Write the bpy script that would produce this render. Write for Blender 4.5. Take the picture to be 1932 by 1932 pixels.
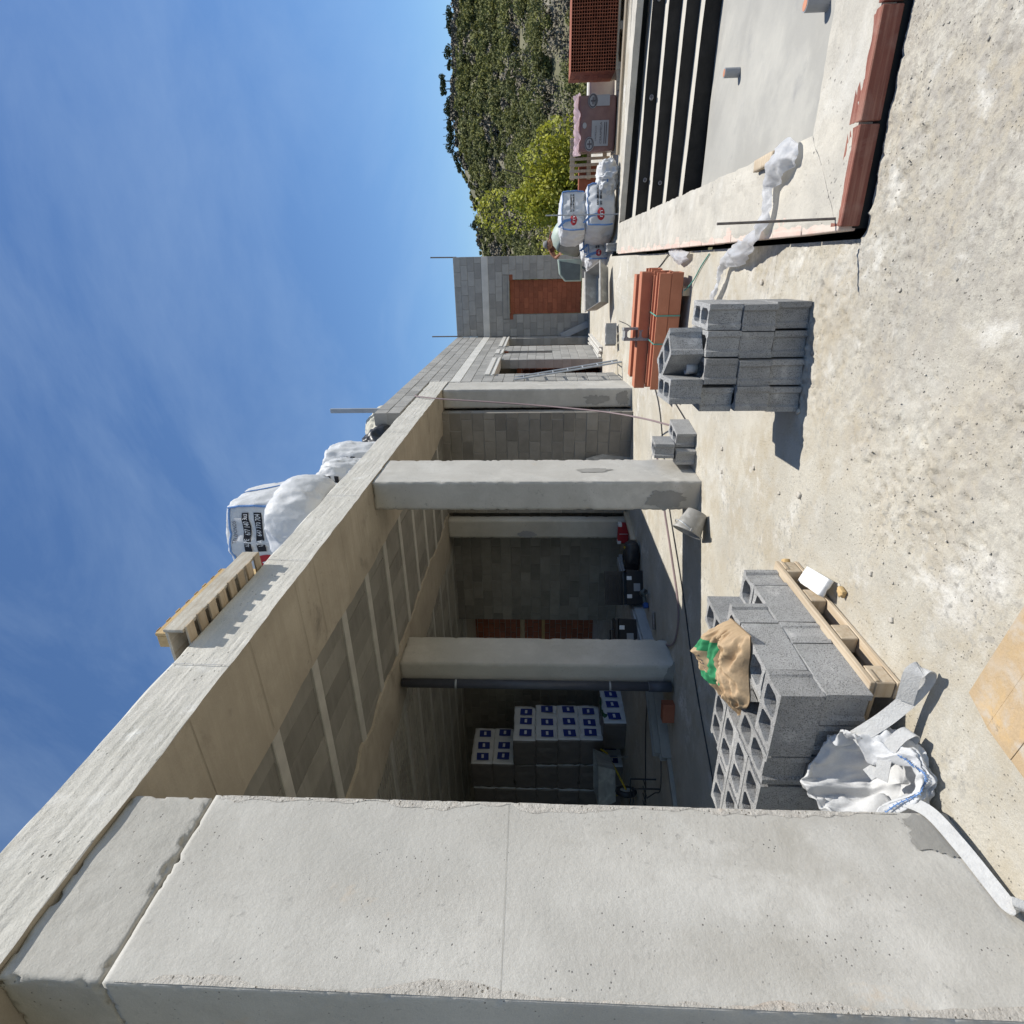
import bpy, bmesh, math, random
import numpy as np
from mathutils import Vector, Matrix

# ------------------------------------------------------------------ reset
for o in list(bpy.data.objects): bpy.data.objects.remove(o)
S = bpy.context.scene
COL = S.collection
R_ = math.radians

# ------------------------------------------------------------------ camera (the photograph lies on its side: the camera is rolled a quarter turn)
CAMX, EYE, FPX = 2.023, 1.6, 1060.0
yaw, pitch = R_(23.968), R_(2.892)
fwd = Vector((-math.sin(yaw)*math.cos(pitch), math.cos(yaw)*math.cos(pitch), math.sin(pitch)))
rgt = Vector((math.cos(yaw), math.sin(yaw), 0))
dwn = fwd.cross(rgt)
cd = bpy.data.cameras.new('camera'); cam = bpy.data.objects.new('camera', cd); COL.objects.link(cam)
cd.sensor_width = 36; cd.lens = 36*FPX/1932; cd.clip_start = .05; cd.clip_end = 3000
M = Matrix((dwn, rgt, -fwd)).transposed().to_4x4(); M.translation = Vector((CAMX, 0, EYE))
cam.matrix_world = M
S.camera = cam

# ------------------------------------------------------------------ sky, sun, exposure
SUN_EL, SUN_AZ = R_(62.3), R_(66.8)
W = bpy.data.worlds.new('World'); S.world = W; W.use_nodes = True
nt = W.node_tree; nt.nodes.clear()
wo = nt.nodes.new('ShaderNodeOutputWorld'); bg = nt.nodes.new('ShaderNodeBackground')
sky = nt.nodes.new('ShaderNodeTexSky'); sky.sky_type = 'NISHITA'; sky.sun_disc = False
sky.sun_elevation = SUN_EL; sky.sun_rotation = SUN_AZ
sky.altitude = 100; sky.air_density = 1.0; sky.dust_density = .15; sky.ozone_density = 4.5
# thin high cirrus streaks over the whole sky
tc = nt.nodes.new('ShaderNodeTexCoord'); mp = nt.nodes.new('ShaderNodeMapping')
mp.inputs['Scale'].default_value = (.9, 4.4, 2.2); mp.inputs['Rotation'].default_value = (.5, .35, .9)
cn = nt.nodes.new('ShaderNodeTexNoise'); cn.inputs['Scale'].default_value = 1.6; cn.inputs['Detail'].default_value = 7; cn.inputs['Roughness'].default_value = .62
cn.inputs['Distortion'].default_value = .35
cr = nt.nodes.new('ShaderNodeValToRGB'); cr.color_ramp.elements[0].position = .40; cr.color_ramp.elements[0].color = (0,0,0,1)
cr.color_ramp.elements[1].position = .74; cr.color_ramp.elements[1].color = (.19,.19,.19,1)
mx = nt.nodes.new('ShaderNodeMixRGB'); mx.inputs[2].default_value = (6.2, 6.8, 7.6, 1)
nt.links.new(tc.outputs['Generated'], mp.inputs['Vector']); nt.links.new(mp.outputs[0], cn.inputs['Vector'])
nt.links.new(cn.outputs['Fac'], cr.inputs[0]); nt.links.new(cr.outputs[0], mx.inputs[0])
nt.links.new(sky.outputs[0], mx.inputs[1]); tn = nt.nodes.new('ShaderNodeMixRGB'); tn.blend_type = 'MULTIPLY'; tn.inputs[0].default_value = 1; tn.inputs[2].default_value = (.85,1.0,1.13,1); nt.links.new(mx.outputs[0], tn.inputs[1]); nt.links.new(tn.outputs[0], bg.inputs[0]); nt.links.new(bg.outputs[0], wo.inputs[0])
bg.inputs[1].default_value = .10
ld = bpy.data.lights.new('sun', 'SUN'); ld.energy = 5.0; ld.angle = R_(.53); ld.color = (1, .965, .90)
sl = bpy.data.objects.new('sun', ld); COL.objects.link(sl)
sd = Vector((math.cos(SUN_EL)*math.sin(SUN_AZ), math.cos(SUN_EL)*math.cos(SUN_AZ), math.sin(SUN_EL)))
sl.rotation_euler = sd.to_track_quat('Z', 'Y').to_euler()
S.view_settings.view_transform = 'Standard'; S.view_settings.look = 'None'
S.view_settings.gamma = 1; S.view_settings.use_curve_mapping = False
S.view_settings.exposure = .15
S.render.engine = 'CYCLES'

# ------------------------------------------------------------------ numpy noise
def _h(ix, iy, iz, s):
    n = (ix*374761393 + iy*668265263 + iz*2147483647 + s*974634277) & 0xffffffff
    n = ((n ^ (n >> 13))*1274126177) & 0xffffffff
    n = ((n ^ (n >> 16))*2246822519) & 0xffffffff
    return ((n ^ (n >> 15)) & 0xffffff)/16777215.0
def vnoise(P, s=0):
    P = np.asarray(P, float); I = np.floor(P).astype(np.int64); f = P - I; f = f*f*(3-2*f)
    x, y, z = I[:,0], I[:,1], I[:,2]; o = 0
    for dx in (0,1):
        for dy in (0,1):
            for dz in (0,1):
                w = (f[:,0] if dx else 1-f[:,0])*(f[:,1] if dy else 1-f[:,1])*(f[:,2] if dz else 1-f[:,2])
                o = o + w*_h(x+dx, y+dy, z+dz, s)
    return o*2-1
def fbm(P, sc, oct=4, s=0, gain=.5):
    P = np.asarray(P, float)*sc; a, t, n = 1., 0, 0.
    for k in range(oct):
        t = t + a*vnoise(P, s+k*17); n += a; a *= gain; P = P*2.03 + 11.7
    return t/n
def sstep(a, b, x):
    t = np.clip((x-a)/(b-a), 0, 1); return t*t*(3-2*t)

# ------------------------------------------------------------------ materials
MAT = {}
def nodes(m): return m.node_tree.nodes, m.node_tree.links
def mat(name, c1, c2=None, rough=.85, scale=3., spots=None, spot_c=None, bump=.0, bscale=60., fine=0., stain=None, stain_sc=1.5, stain_amt=.5, metal=0., objrand=0., island=0.,
        streak=None, pits=0., pit_sc=40., sheen=None, trans=0., transl=None, spec=.4, ramp=(.35,.68), det=6, softn=0., dirt=None):
    m = bpy.data.materials.new(name); m.use_nodes = True; N, L = nodes(m)
    b = N['Principled BSDF']; b.inputs['Roughness'].default_value = rough; b.inputs['Metallic'].default_value = metal
    b.inputs['Specular IOR Level'].default_value = spec
    t = N.new('ShaderNodeTexCoord'); vec = t.outputs['Object']
    if objrand:
        oi = N.new('ShaderNodeObjectInfo'); ad = N.new('ShaderNodeVectorMath'); ad.operation = 'ADD'
        sc = N.new('ShaderNodeVectorMath'); sc.operation = 'SCALE'; sc.inputs[0].default_value = (37, 71, 53)
        L.new(oi.outputs['Random'], sc.inputs['Scale']); L.new(vec, ad.inputs[0]); L.new(sc.outputs[0], ad.inputs[1]); vec = ad.outputs[0]
    def noise(s, d=6, r=.6, v=None, dist=0):
        n = N.new('ShaderNodeTexNoise'); n.inputs['Scale'].default_value = s; n.inputs['Detail'].default_value = d
        n.inputs['Roughness'].default_value = r; n.inputs['Distortion'].default_value = dist
        L.new(v or vec, n.inputs['Vector']); return n.outputs['Fac']
    def rampn(fac, a, b_, ca=(0,0,0,1), cb=(1,1,1,1)):
        r = N.new('ShaderNodeValToRGB'); r.color_ramp.elements[0].position = a; r.color_ramp.elements[1].position = b_
        r.color_ramp.elements[0].color = ca; r.color_ramp.elements[1].color = cb; L.new(fac, r.inputs[0]); return r.outputs[0]
    def mix(fac, a, c, typ='MIX'):
        x = N.new('ShaderNodeMixRGB'); x.blend_type = typ
        if isinstance(fac, float): x.inputs[0].default_value = fac
        else: L.new(fac, x.inputs[0])
        for i, q in ((1, a), (2, c)):
            if isinstance(q, tuple): x.inputs[i].default_value = (*q[:3], 1)
            else: L.new(q, x.inputs[i])
        return x.outputs[0]
    c2 = c2 or tuple(x*.82 for x in c1)
    col = mix(rampn(noise(scale, det, .62), *ramp), c2, c1)
    if stain: col = mix(rampn(noise(stain_sc, 5, .6, dist=.6), .62-.25*stain_amt, .80), col, stain)
    if streak:
        mp = N.new('ShaderNodeMapping'); mp.inputs['Scale'].default_value = streak[1]; L.new(vec, mp.inputs['Vector'])
        col = mix(rampn(noise(1., 6, .65, mp.outputs[0]), .45, .75), col, streak[0])
    if fine:
        col = mix(rampn(noise(140., 2, .5), .3, .7, (1-fine,)*3+(1,), (1+fine*.35,)*3+(1,)), (1.,1.,1.), col, 'MULTIPLY') if False else mix(1.0, col, rampn(noise(150., 3, .7), .30, .70, (1-fine,)*3+(1,), (1,1,1,1)), 'MULTIPLY')
    def xmask(ns, lo, hi):      # where the slab was left unfinished (grows with x), broken up by noise
        sx = N.new('ShaderNodeSeparateXYZ'); L.new(t.outputs['Object'], sx.inputs[0]); ml = N.new('ShaderNodeMath'); ml.operation = 'MULTIPLY_ADD'; L.new(noise(ns, 5, .6), ml.inputs[0]); ml.inputs[1].default_value = 3.2; L.new(sx.outputs['X'], ml.inputs[2])
        my = N.new('ShaderNodeMath'); my.operation = 'MULTIPLY_ADD'; L.new(sx.outputs['Y'], my.inputs[0]); my.inputs[1].default_value = -.45; L.new(ml.outputs[0], my.inputs[2])
        mr = N.new('ShaderNodeMapRange'); mr.inputs['From Min'].default_value = lo; mr.inputs['From Max'].default_value = hi; L.new(my.outputs[0], mr.inputs['Value']); return mr.outputs[0]
    if dirt:   # (colour, scale, lo, hi, region noise lo/hi)
        for dc, dsc, lo, hi, rs, rlo, rhi in dirt:
            f1 = rampn(noise(dsc, 10, .68, dist=.3), lo, hi); f2 = rampn(noise(rs, 4, .55), rlo, rhi) if rs > 0 else xmask(-rs, rlo, rhi); col = mix(mix(1.0, f1, f2, 'MULTIPLY'), col, dc)
    hs = None
    if spots:
        v = N.new('ShaderNodeTexVoronoi'); v.inputs['Scale'].default_value = spots[0]; v.inputs['Randomness'].default_value = 1
        L.new(vec, v.inputs['Vector'])
        big = rampn(noise(spots[0]*.13, 3, .6), spots[2], spots[2]+.12)
        dm = rampn(v.outputs['Distance'], spots[1]*.55, spots[1], (1,1,1,1), (0,0,0,1))
        hs = mix(1.0, dm, big, 'MULTIPLY'); col = mix(hs, col, spot_c)
    if objrand:
        hv = N.new('ShaderNodeMapRange'); hv.inputs['To Min'].default_value = 1-objrand; hv.inputs['To Max'].default_value = 1+objrand*.6
        L.new(oi.outputs['Random'], hv.inputs['Value'])
        sv = N.new('ShaderNodeVectorMath'); sv.operation = 'SCALE'; L.new(col, sv.inputs[0]); L.new(hv.outputs[0], sv.inputs['Scale']); col = sv.outputs[0]
    if island:
        g = N.new('ShaderNodeNewGeometry'); hv = N.new('ShaderNodeMapRange'); hv.inputs['To Min'].default_value = 1-island; hv.inputs['To Max'].default_value = 1+island
        L.new(g.outputs['Random Per Island'], hv.inputs['Value'])
        sv = N.new('ShaderNodeVectorMath'); sv.operation = 'SCALE'; L.new(col, sv.inputs[0]); L.new(hv.outputs[0], sv.inputs['Scale']); col = sv.outputs[0]
    L.new(col, b.inputs['Base Color'])
    if bump:
        bp = N.new('ShaderNodeBump'); bp.inputs['Strength'].default_value = bump; bp.inputs['Distance'].default_value = .01
        hgt = noise(bscale, 6, .7)
        if hs is not None:
            sb = N.new('ShaderNodeMath'); sb.operation = 'SUBTRACT'; L.new(hgt, sb.inputs[0]); L.new(hs, sb.inputs[1]); hgt = sb.outputs[0]
        L.new(hgt, bp.inputs['Height']); L.new(bp.outputs[0], b.inputs['Normal'])
    if softn:
        g = N.new('ShaderNodeNewGeometry'); a1 = N.new('ShaderNodeVectorMath'); a1.operation = 'SCALE'; a1.inputs['Scale'].default_value = 1-softn; L.new(g.outputs['Normal'], a1.inputs[0])
        a2 = N.new('ShaderNodeVectorMath'); a2.operation = 'ADD'; a2.inputs[1].default_value = (.15*softn, -.25*softn, softn); L.new(a1.outputs[0], a2.inputs[0]); a3 = N.new('ShaderNodeVectorMath'); a3.operation = 'NORMALIZE'; L.new(a2.outputs[0], a3.inputs[0]); L.new(a3.outputs[0], b.inputs['Normal'])
    if trans: b.inputs['Transmission Weight'].default_value = trans
    if transl:
        out = N['Material Output']; tr = N.new('ShaderNodeBsdfTranslucent'); ms = N.new('ShaderNodeMixShader')
        ms.inputs[0].default_value = transl; L.new(col, tr.inputs[0]); L.new(b.outputs[0], ms.inputs[1]); L.new(tr.outputs[0], ms.inputs[2]); L.new(ms.outputs[0], out.inputs[0])
    MAT[name] = m; return m

mat('column', (.575,.55,.495), (.465,.445,.40), scale=1.6, spots=(44.,.16,.50), spot_c=(.14,.13,.12), bump=.35, bscale=38, stain=(.63,.605,.55), stain_sc=1.1, stain_amt=.3, fine=.14, streak=((.485,.46,.41),(6,6,.9)),
    dirt=[((.41,.385,.335),2.2,.44,.70,.7,.36,.60),((.60,.575,.52),3.4,.50,.72,.9,.40,.62),((.55,.44,.32),4.5,.58,.72,1.3,.56,.68),((.33,.315,.285),22.,.60,.68,1.5,.46,.60),((.20,.19,.17),75.,.64,.70,3.,.50,.62)])
mat('crust', (.64,.60,.53), (.53,.49,.43), scale=12, spots=(55.,.24,.42), spot_c=(.26,.23,.19), bump=.9, bscale=60, fine=.22, stain=(.60,.48,.37), stain_sc=5, stain_amt=.2)
mat('column_head', (.53,.505,.45), (.40,.38,.335), scale=3, spots=(40.,.17,.52), spot_c=(.14,.13,.115), bump=.5, bscale=30, streak=((.46,.435,.385),(3,3,9)), dirt=[((.33,.31,.27),3.,.50,.68,1.,.42,.6)], fine=.12)
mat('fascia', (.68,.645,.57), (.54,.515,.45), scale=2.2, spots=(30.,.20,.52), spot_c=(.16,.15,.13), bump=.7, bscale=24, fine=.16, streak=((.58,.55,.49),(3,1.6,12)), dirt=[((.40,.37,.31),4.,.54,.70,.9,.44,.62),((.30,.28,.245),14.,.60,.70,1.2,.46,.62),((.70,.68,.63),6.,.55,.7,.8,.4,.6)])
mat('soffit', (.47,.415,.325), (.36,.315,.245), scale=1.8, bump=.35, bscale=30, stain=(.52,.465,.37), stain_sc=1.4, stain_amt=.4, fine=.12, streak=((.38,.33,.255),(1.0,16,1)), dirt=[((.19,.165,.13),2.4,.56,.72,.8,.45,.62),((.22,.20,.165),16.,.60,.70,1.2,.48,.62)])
mat('boardmark', (.24,.205,.155), (.30,.26,.20), scale=9)
mat('joist', (.52,.50,.44), (.43,.41,.365), scale=5, bump=.3, fine=.1)
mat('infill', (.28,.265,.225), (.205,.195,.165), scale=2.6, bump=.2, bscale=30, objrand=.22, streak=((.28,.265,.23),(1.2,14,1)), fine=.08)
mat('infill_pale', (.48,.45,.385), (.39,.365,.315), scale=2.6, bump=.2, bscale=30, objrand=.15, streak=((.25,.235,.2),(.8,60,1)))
mat('yard', (.585,.545,.455), (.44,.41,.345), scale=1.3, spots=(46.,.18,.46), spot_c=(.30,.27,.22), bump=.8, bscale=60, stain=(.63,.605,.55), stain_sc=.9, stain_amt=.30, fine=.24, det=10, ramp=(.30,.62),
    dirt=[((.41,.355,.265),2.2,.46,.64,.35,.38,.58),((.40,.345,.25),6.,.46,.66,.7,.40,.60),((.69,.67,.62),1.7,.55,.68,.5,.40,.58),((.30,.285,.255),26.,.52,.64,1.7,.45,.62),((.66,.64,.59),5.,.55,.72,.7,.40,.62),((.24,.215,.18),70.,.60,.68,2.3,.45,.6),((.37,.34,.29),14.,.44,.60,-1.1,1.3,2.6),((.27,.245,.205),34.,.52,.64,-1.6,1.5,2.8),((.66,.635,.57),3.2,.56,.70,-.8,1.2,2.6)])
mat('earth', (.13,.125,.07), (.09,.09,.05), scale=.6, bump=.4, bscale=9)
mat('block', (.49,.485,.47), (.40,.395,.38), scale=5, spots=(130.,.36,.36), spot_c=(.15,.148,.142), bump=.7, bscale=150, objrand=.18, fine=.36, dirt=[((.58,.565,.54),7.,.54,.68,2.5,.45,.62),((.30,.295,.285),12.,.56,.7,3.,.46,.62)])
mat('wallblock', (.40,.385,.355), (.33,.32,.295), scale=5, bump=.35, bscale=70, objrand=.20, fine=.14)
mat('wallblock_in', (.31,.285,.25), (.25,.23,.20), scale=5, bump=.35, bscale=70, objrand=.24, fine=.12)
mat('mortar', (.33,.315,.285), (.27,.26,.235), scale=6, bump=.4, bscale=40)
mat('bond', (.70,.675,.62), (.56,.545,.50), scale=2.5, bump=.4, bscale=25, fine=.1)
mat('white_precast', (.62,.60,.55), (.54,.52,.48), scale=5, bump=.15)
mat('redbrick', (.34,.115,.060), (.27,.085,.045), scale=6, bump=.3, bscale=60, objrand=.18, rough=.9)
mat('terracotta', (.52,.205,.115), (.44,.165,.09), scale=5, bump=.12, bscale=50, objrand=.06, rough=.8, fine=.06)
mat('coping', (.27,.095,.065), (.20,.068,.048), scale=5, bump=.4, bscale=70, objrand=.12, stain=(.42,.27,.21), stain_sc=4, stain_amt=.35, streak=((.40,.2,.14),(2,60,60)), dirt=[((.48,.40,.33),9,.54,.68,1.5,.46,.62)])
mat('coping_pale', (.58,.36,.29), (.60,.50,.42), scale=4, bump=.4, bscale=70, objrand=.06, stain=(.62,.57,.48), stain_sc=4, stain_amt=.7, streak=((.62,.56,.47),(2,50,50)))
mat('rim', (.60,.555,.465), (.44,.41,.35), scale=2.6, spots=(30.,.2,.5), spot_c=(.26,.24,.21), bump=.7, bscale=40, stain=(.63,.60,.53), stain_sc=2, stain_amt=.4, fine=.14)
mat('blackcoat', (.026,.025,.023), (.042,.040,.037), scale=4, bump=.2, bscale=35, rough=.9, spec=.12)
mat('tread', (.58,.54,.46), (.48,.45,.39), scale=3, bump=.3)
mat('poolfloor', (.40,.385,.345), (.33,.318,.285), scale=.9, bump=.12, bscale=20, fine=.06, dirt=[((.455,.435,.38),.9,.46,.68,.4,.38,.6),((.27,.265,.25),2.6,.55,.72,.6,.45,.62)])
mat('pvc', (.33,.34,.355), (.28,.29,.30), scale=8, rough=.5)
mat('pvc_dark', (.075,.08,.10), (.06,.065,.08), scale=8, rough=.42)
mat('pinkpaint', (.55,.25,.15), rough=.8)
mat('steel', (.30,.28,.26), (.22,.19,.17), scale=20, rough=.6, metal=.4)
mat('rebar', (.23,.20,.18), (.15,.12,.10), scale=40, rough=.75)
mat('galv', (.40,.42,.44), (.34,.36,.38), scale=9, rough=.5, metal=.25)
mat('wood', (.56,.46,.33), (.43,.35,.25), scale=2, bump=.3, bscale=40, streak=((.36,.26,.16),(2,40,40)), objrand=.15)
mat('wood_y', (.56,.46,.33), (.44,.36,.26), scale=2, bump=.3, bscale=40, streak=((.36,.26,.16),(40,2,40)), objrand=.15)
mat('wood_stained', (.56,.52,.44), (.40,.36,.29), scale=6, bump=.4, bscale=40, streak=((.34,.27,.19),(40,3,40)))
mat('yellowform', (.58,.41,.19), (.47,.32,.15), scale=5, bump=.2, streak=((.60,.42,.20),(40,2,40)), rough=.7)
mat('ply', (.50,.365,.22), (.41,.30,.18), scale=3, bump=.5, bscale=50, streak=((.45,.33,.19),(2.5,30,30)), rough=.75, fine=.15, dirt=[((.46,.40,.32),7.,.50,.64,2.,.44,.60),((.53,.36,.17),5.,.54,.68,1.7,.47,.62),((.22,.18,.14),22.,.62,.70,3,.5,.62)])
mat('foam', (.84,.84,.82), (.76,.76,.74), scale=20, bump=.3, bscale=160, rough=.9)
mat('bagwhite', (.78,.78,.775), (.68,.68,.675), scale=5, bump=.45, bscale=30, rough=.55, transl=.22, fine=.10, dirt=[((.62,.60,.55),6,.56,.72,2,.48,.64)])
mat('bagcream', (.70,.66,.54), (.60,.56,.46), scale=4, bump=.3, bscale=18, transl=.15)
mat('strap', (.54,.535,.515), (.46,.455,.44), scale=30, bump=.5, bscale=120, rough=.8)
mat('bluethread', (.10,.20,.45), (.16,.30,.55), scale=60)
mat('inkblack', (.02,.02,.025)); mat('inkred', (.45,.035,.04), (.38,.03,.035)); mat('inkwhite', (.8,.8,.8)); mat('inkblue', (.025,.045,.26), (.02,.035,.2)); mat('inkgrey', (.33,.33,.34)); mat('inkdark', (.10,.09,.10))
mat('kraft', (.47,.335,.20), (.39,.275,.16), scale=5, bump=.5, bscale=22, rough=.75, stain=(.40,.25,.13), stain_sc=5, stain_amt=.2)
mat('inkgreen', (.035,.24,.10), (.03,.20,.08), scale=8)
mat('packwhite', (.72,.73,.76), (.64,.65,.68), scale=4, bump=.3, bscale=14, rough=.35)
mat('packgrey', (.16,.14,.13), (.13,.115,.11), scale=4, bump=.3, bscale=14, rough=.3)
mat('blackplastic', (.018,.019,.022), (.028,.029,.033), scale=8, rough=.4)
mat('yellowplastic', (.55,.40,.03), rough=.45); mat('orangeplastic', (.55,.16,.02), rough=.45); mat('blueplastic', (.03,.10,.35), rough=.45)
mat('greycloth', (.19,.20,.20), (.14,.15,.15), rough=.95); mat('greencloth', (.05,.15,.08), (.04,.11,.06), rough=.95)
mat('mixergreen', (.42,.50,.42), (.33,.40,.34), scale=6, bump=.2, stain=(.45,.42,.36), stain_sc=5, stain_amt=.4, rough=.5)
mat('mixerdark', (.13,.16,.16), (.10,.12,.12), scale=5, rough=.55)
mat('mixerbelly', (.30,.29,.25), (.22,.21,.18), scale=6, bump=.3)
mat('bucketgrey', (.34,.325,.295), (.27,.26,.235), scale=9, bump=.3, stain=(.52,.50,.46), stain_sc=8, stain_amt=.5, rough=.7)
mat('film', (.80,.80,.80), (.70,.70,.71), scale=12, bump=.6, bscale=40, rough=.3, transl=.45)
mat('pinkwrap', (.21,.115,.105), (.16,.085,.08), scale=5, rough=.25, bump=.3, bscale=12)
mat('pinkfilm', (.68,.52,.53), (.60,.44,.46), scale=6, rough=.3, transl=.35, bump=.4, bscale=25)
mat('cablegrey', (.16,.145,.14), rough=.6); mat('hose', (.26,.19,.19), rough=.55); mat('cableblack', (.03,.03,.033), rough=.5); mat('strapgreen', (.10,.34,.27), rough=.5)
mat('skin', (.34,.165,.10), (.30,.14,.085), rough=.6); mat('hairgrey', (.28,.27,.26), (.2,.19,.18), rough=.9); mat('shirt', (.12,.045,.035), (.10,.04,.03), rough=.95); mat('trousers', (.06,.065,.08), rough=.95)
mat('pebble', (.52,.48,.41), (.36,.33,.28), scale=30, island=.35, rough=.95)
mat('hill', (.20,.18,.105), (.135,.13,.068), scale=.10, bump=.6, bscale=1.2, stain=(.27,.235,.20), stain_sc=.05, stain_amt=.35, det=10)
mat('scrub', (.20,.205,.058), (.13,.14,.042), scale=.12, island=.22, rough=.9, transl=.2, softn=.6)
mat('scrub_dark', (.145,.15,.05), (.095,.105,.036), scale=.25, island=.25, rough=.9, transl=.15, softn=.6)
mat('dryscrub', (.25,.215,.15), (.18,.155,.11), scale=.3, island=.25, rough=.95, softn=.6)
mat('pine', (.075,.095,.04), (.05,.068,.03), scale=.5, island=.4, rough=.8)
mat('yellowleaf', (.43,.41,.045), (.29,.31,.038), scale=.7, island=.35, rough=.7, transl=.35, softn=.4)
mat('bark', (.13,.10,.075), (.09,.07,.05), scale=6, bump=.5)

# ------------------------------------------------------------------ object helpers
def tag(o, label=None, cat=None, group=None, kind=None):
    if label: o['label'] = label
    if cat: o['category'] = cat
    if group: o['group'] = group
    if kind: o['kind'] = kind
    return o
def thing(name, label, cat, loc=(0,0,0), rz=0., group=None, kind=None):
    o = bpy.data.objects.new(name, None); COL.objects.link(o); o.location = loc; o.rotation_euler = (0,0,rz); o.empty_display_size = .1
    return tag(o, label, cat, group, kind)
def link(name, me, parent=None):
    o = bpy.data.objects.new(name, me); COL.objects.link(o)
    if parent: o.parent = parent
    return o
def ms(x): return [MAT[k] for k in ([x] if isinstance(x, str) else x)]
def npmesh(name, V, Fq, mats, smooth=False, mi=None):
    me = bpy.data.meshes.new(name); V = np.asarray(V, np.float32); Fq = np.asarray(Fq, np.int32); n, k = Fq.shape
    me.vertices.add(len(V)); me.vertices.foreach_set('co', V.ravel())
    me.loops.add(n*k); me.loops.foreach_set('vertex_index', Fq.ravel())
    me.polygons.add(n); me.polygons.foreach_set('loop_start', np.arange(0, n*k, k, dtype=np.int32)); me.polygons.foreach_set('loop_total', np.full(n, k, np.int32))
    if mi is not None: me.polygons.foreach_set('material_index', np.asarray(mi, np.int32))
    me.update(calc_edges=True)
    if smooth: me.polygons.foreach_set('use_smooth', np.ones(n, bool))
    for m in ms(mats): me.materials.append(m)
    return me
class MB:
    def __init__(s): s.v, s.f, s.m = [], [], []
    def add(s, V, F, m=0):
        k = len(s.v); s.v += [tuple(map(float, p)) for p in V]; s.f += [tuple(i+k for i in f) for f in F]; s.m += [m]*len(F); return s
    def box(s, x0, x1, y0, y1, z0, z1, m=0, T=None):
        V = [(x,y,z) for x in (x0,x1) for y in (y0,y1) for z in (z0,z1)]
        if T is not None: V = [T @ Vector(p) for p in V]
        return s.add(V, [(0,1,3,2),(4,6,7,5),(0,4,5,1),(2,3,7,6),(0,2,6,4),(1,5,7,3)], m)
    def tube(s, path, r, n=8, m=0, caps=True):
        path = [Vector(p) for p in path]; rs = r if isinstance(r, (list, tuple)) else [r]*len(path); V, F = [], []; up = None
        for i, p in enumerate(path):
            t = (path[min(i+1, len(path)-1)]-path[max(i-1, 0)]).normalized()
            if up is None: up = t.orthogonal().normalized()
            up = (up - t*up.dot(t)).normalized(); w = t.cross(up)
            V += [p + (up*math.cos(a)+w*math.sin(a))*rs[i] for a in [2*math.pi*j/n for j in range(n)]]
        for i in range(len(path)-1):
            F += [(i*n+j, i*n+(j+1)%n, (i+1)*n+(j+1)%n, (i+1)*n+j) for j in range(n)]
        if caps: F += [tuple(range(n-1,-1,-1)), tuple((len(path)-1)*n+j for j in range(n))]
        return s.add(V, F, m)
    def lathe(s, prof, n=20, m=0, T=None):
        V, F = [], []
        for r, z in prof:
            for j in range(n):
                p = Vector((r*math.cos(2*math.pi*j/n), r*math.sin(2*math.pi*j/n), z)); V.append(T @ p if T is not None else p)
        for i in range(len(prof)-1): F += [(i*n+j, i*n+(j+1)%n, (i+1)*n+(j+1)%n, (i+1)*n+j) for j in range(n)]
        return s.add(V, F, m)
    def grid(s, G, m=0):
        G = np.asarray(G); a, b = G.shape[:2]; F = [(i*b+j, (i+1)*b+j, (i+1)*b+j+1, i*b+j+1) for i in range(a-1) for j in range(b-1)]
        return s.add(G.reshape(-1,3), F, m)
    def ribbon(s, path, nrm, w, th=.004, m=0):
        # flat strap with thickness: path points, per-point width direction
        path = [Vector(p) for p in path]; V, F = [], []
        for i, p in enumerate(path):
            t = (path[min(i+1,len(path)-1)]-path[max(i-1,0)]).normalized(); wd = Vector(nrm[i]).normalized(); wd = (wd - t*wd.dot(t)).normalized(); nn = t.cross(wd)
            ww = w[i] if isinstance(w, (list, tuple)) else w
            V += [p-wd*ww/2-nn*th/2, p+wd*ww/2-nn*th/2, p+wd*ww/2+nn*th/2, p-wd*ww/2+nn*th/2]
        for i in range(len(path)-1): F += [(i*4+j, i*4+(j+1)%4, (i+1)*4+(j+1)%4, (i+1)*4+j) for j in range(4)]
        F += [(3,2,1,0), tuple((len(path)-1)*4+j for j in range(4))]
        return s.add(V, F, m)
    def mesh(s, name, mats, smooth=False, bevel=0., seg=1):
        me = bpy.data.meshes.new(name); me.from_pydata(s.v, [], s.f)
        for q in ms(mats): me.materials.append(q)
        me.polygons.foreach_set('material_index', s.m)
        bm = bmesh.new(); bm.from_mesh(me)
        if bevel: bmesh.ops.bevel(bm, geom=list(bm.edges), offset=bevel, segments=seg, affect='EDGES', profile=.6)
        bmesh.ops.recalc_face_normals(bm, faces=bm.faces); bm.to_mesh(me); bm.free()
        if smooth: me.polygons.foreach_set('use_smooth', [True]*len(me.polygons))
        me.update(); return me
    def obj(s, name, mats, parent=None, smooth=False, bevel=0., seg=1): return link(name, s.mesh(name, mats, smooth, bevel, seg), parent)
def spline(pts, n=8):
    P = [Vector(p) for p in pts]; out = []
    for i in range(len(P)-1):
        a, b, c, d = P[max(i-1,0)], P[i], P[i+1], P[min(i+2,len(P)-1)]
        for k in range(n):
            t = k/n; out.append(.5*((2*b)+(c-a)*t+(2*a-5*b+4*c-d)*t*t+(3*b-a-3*c+d)*t**3))
    return out+[P[-1]]
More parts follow.
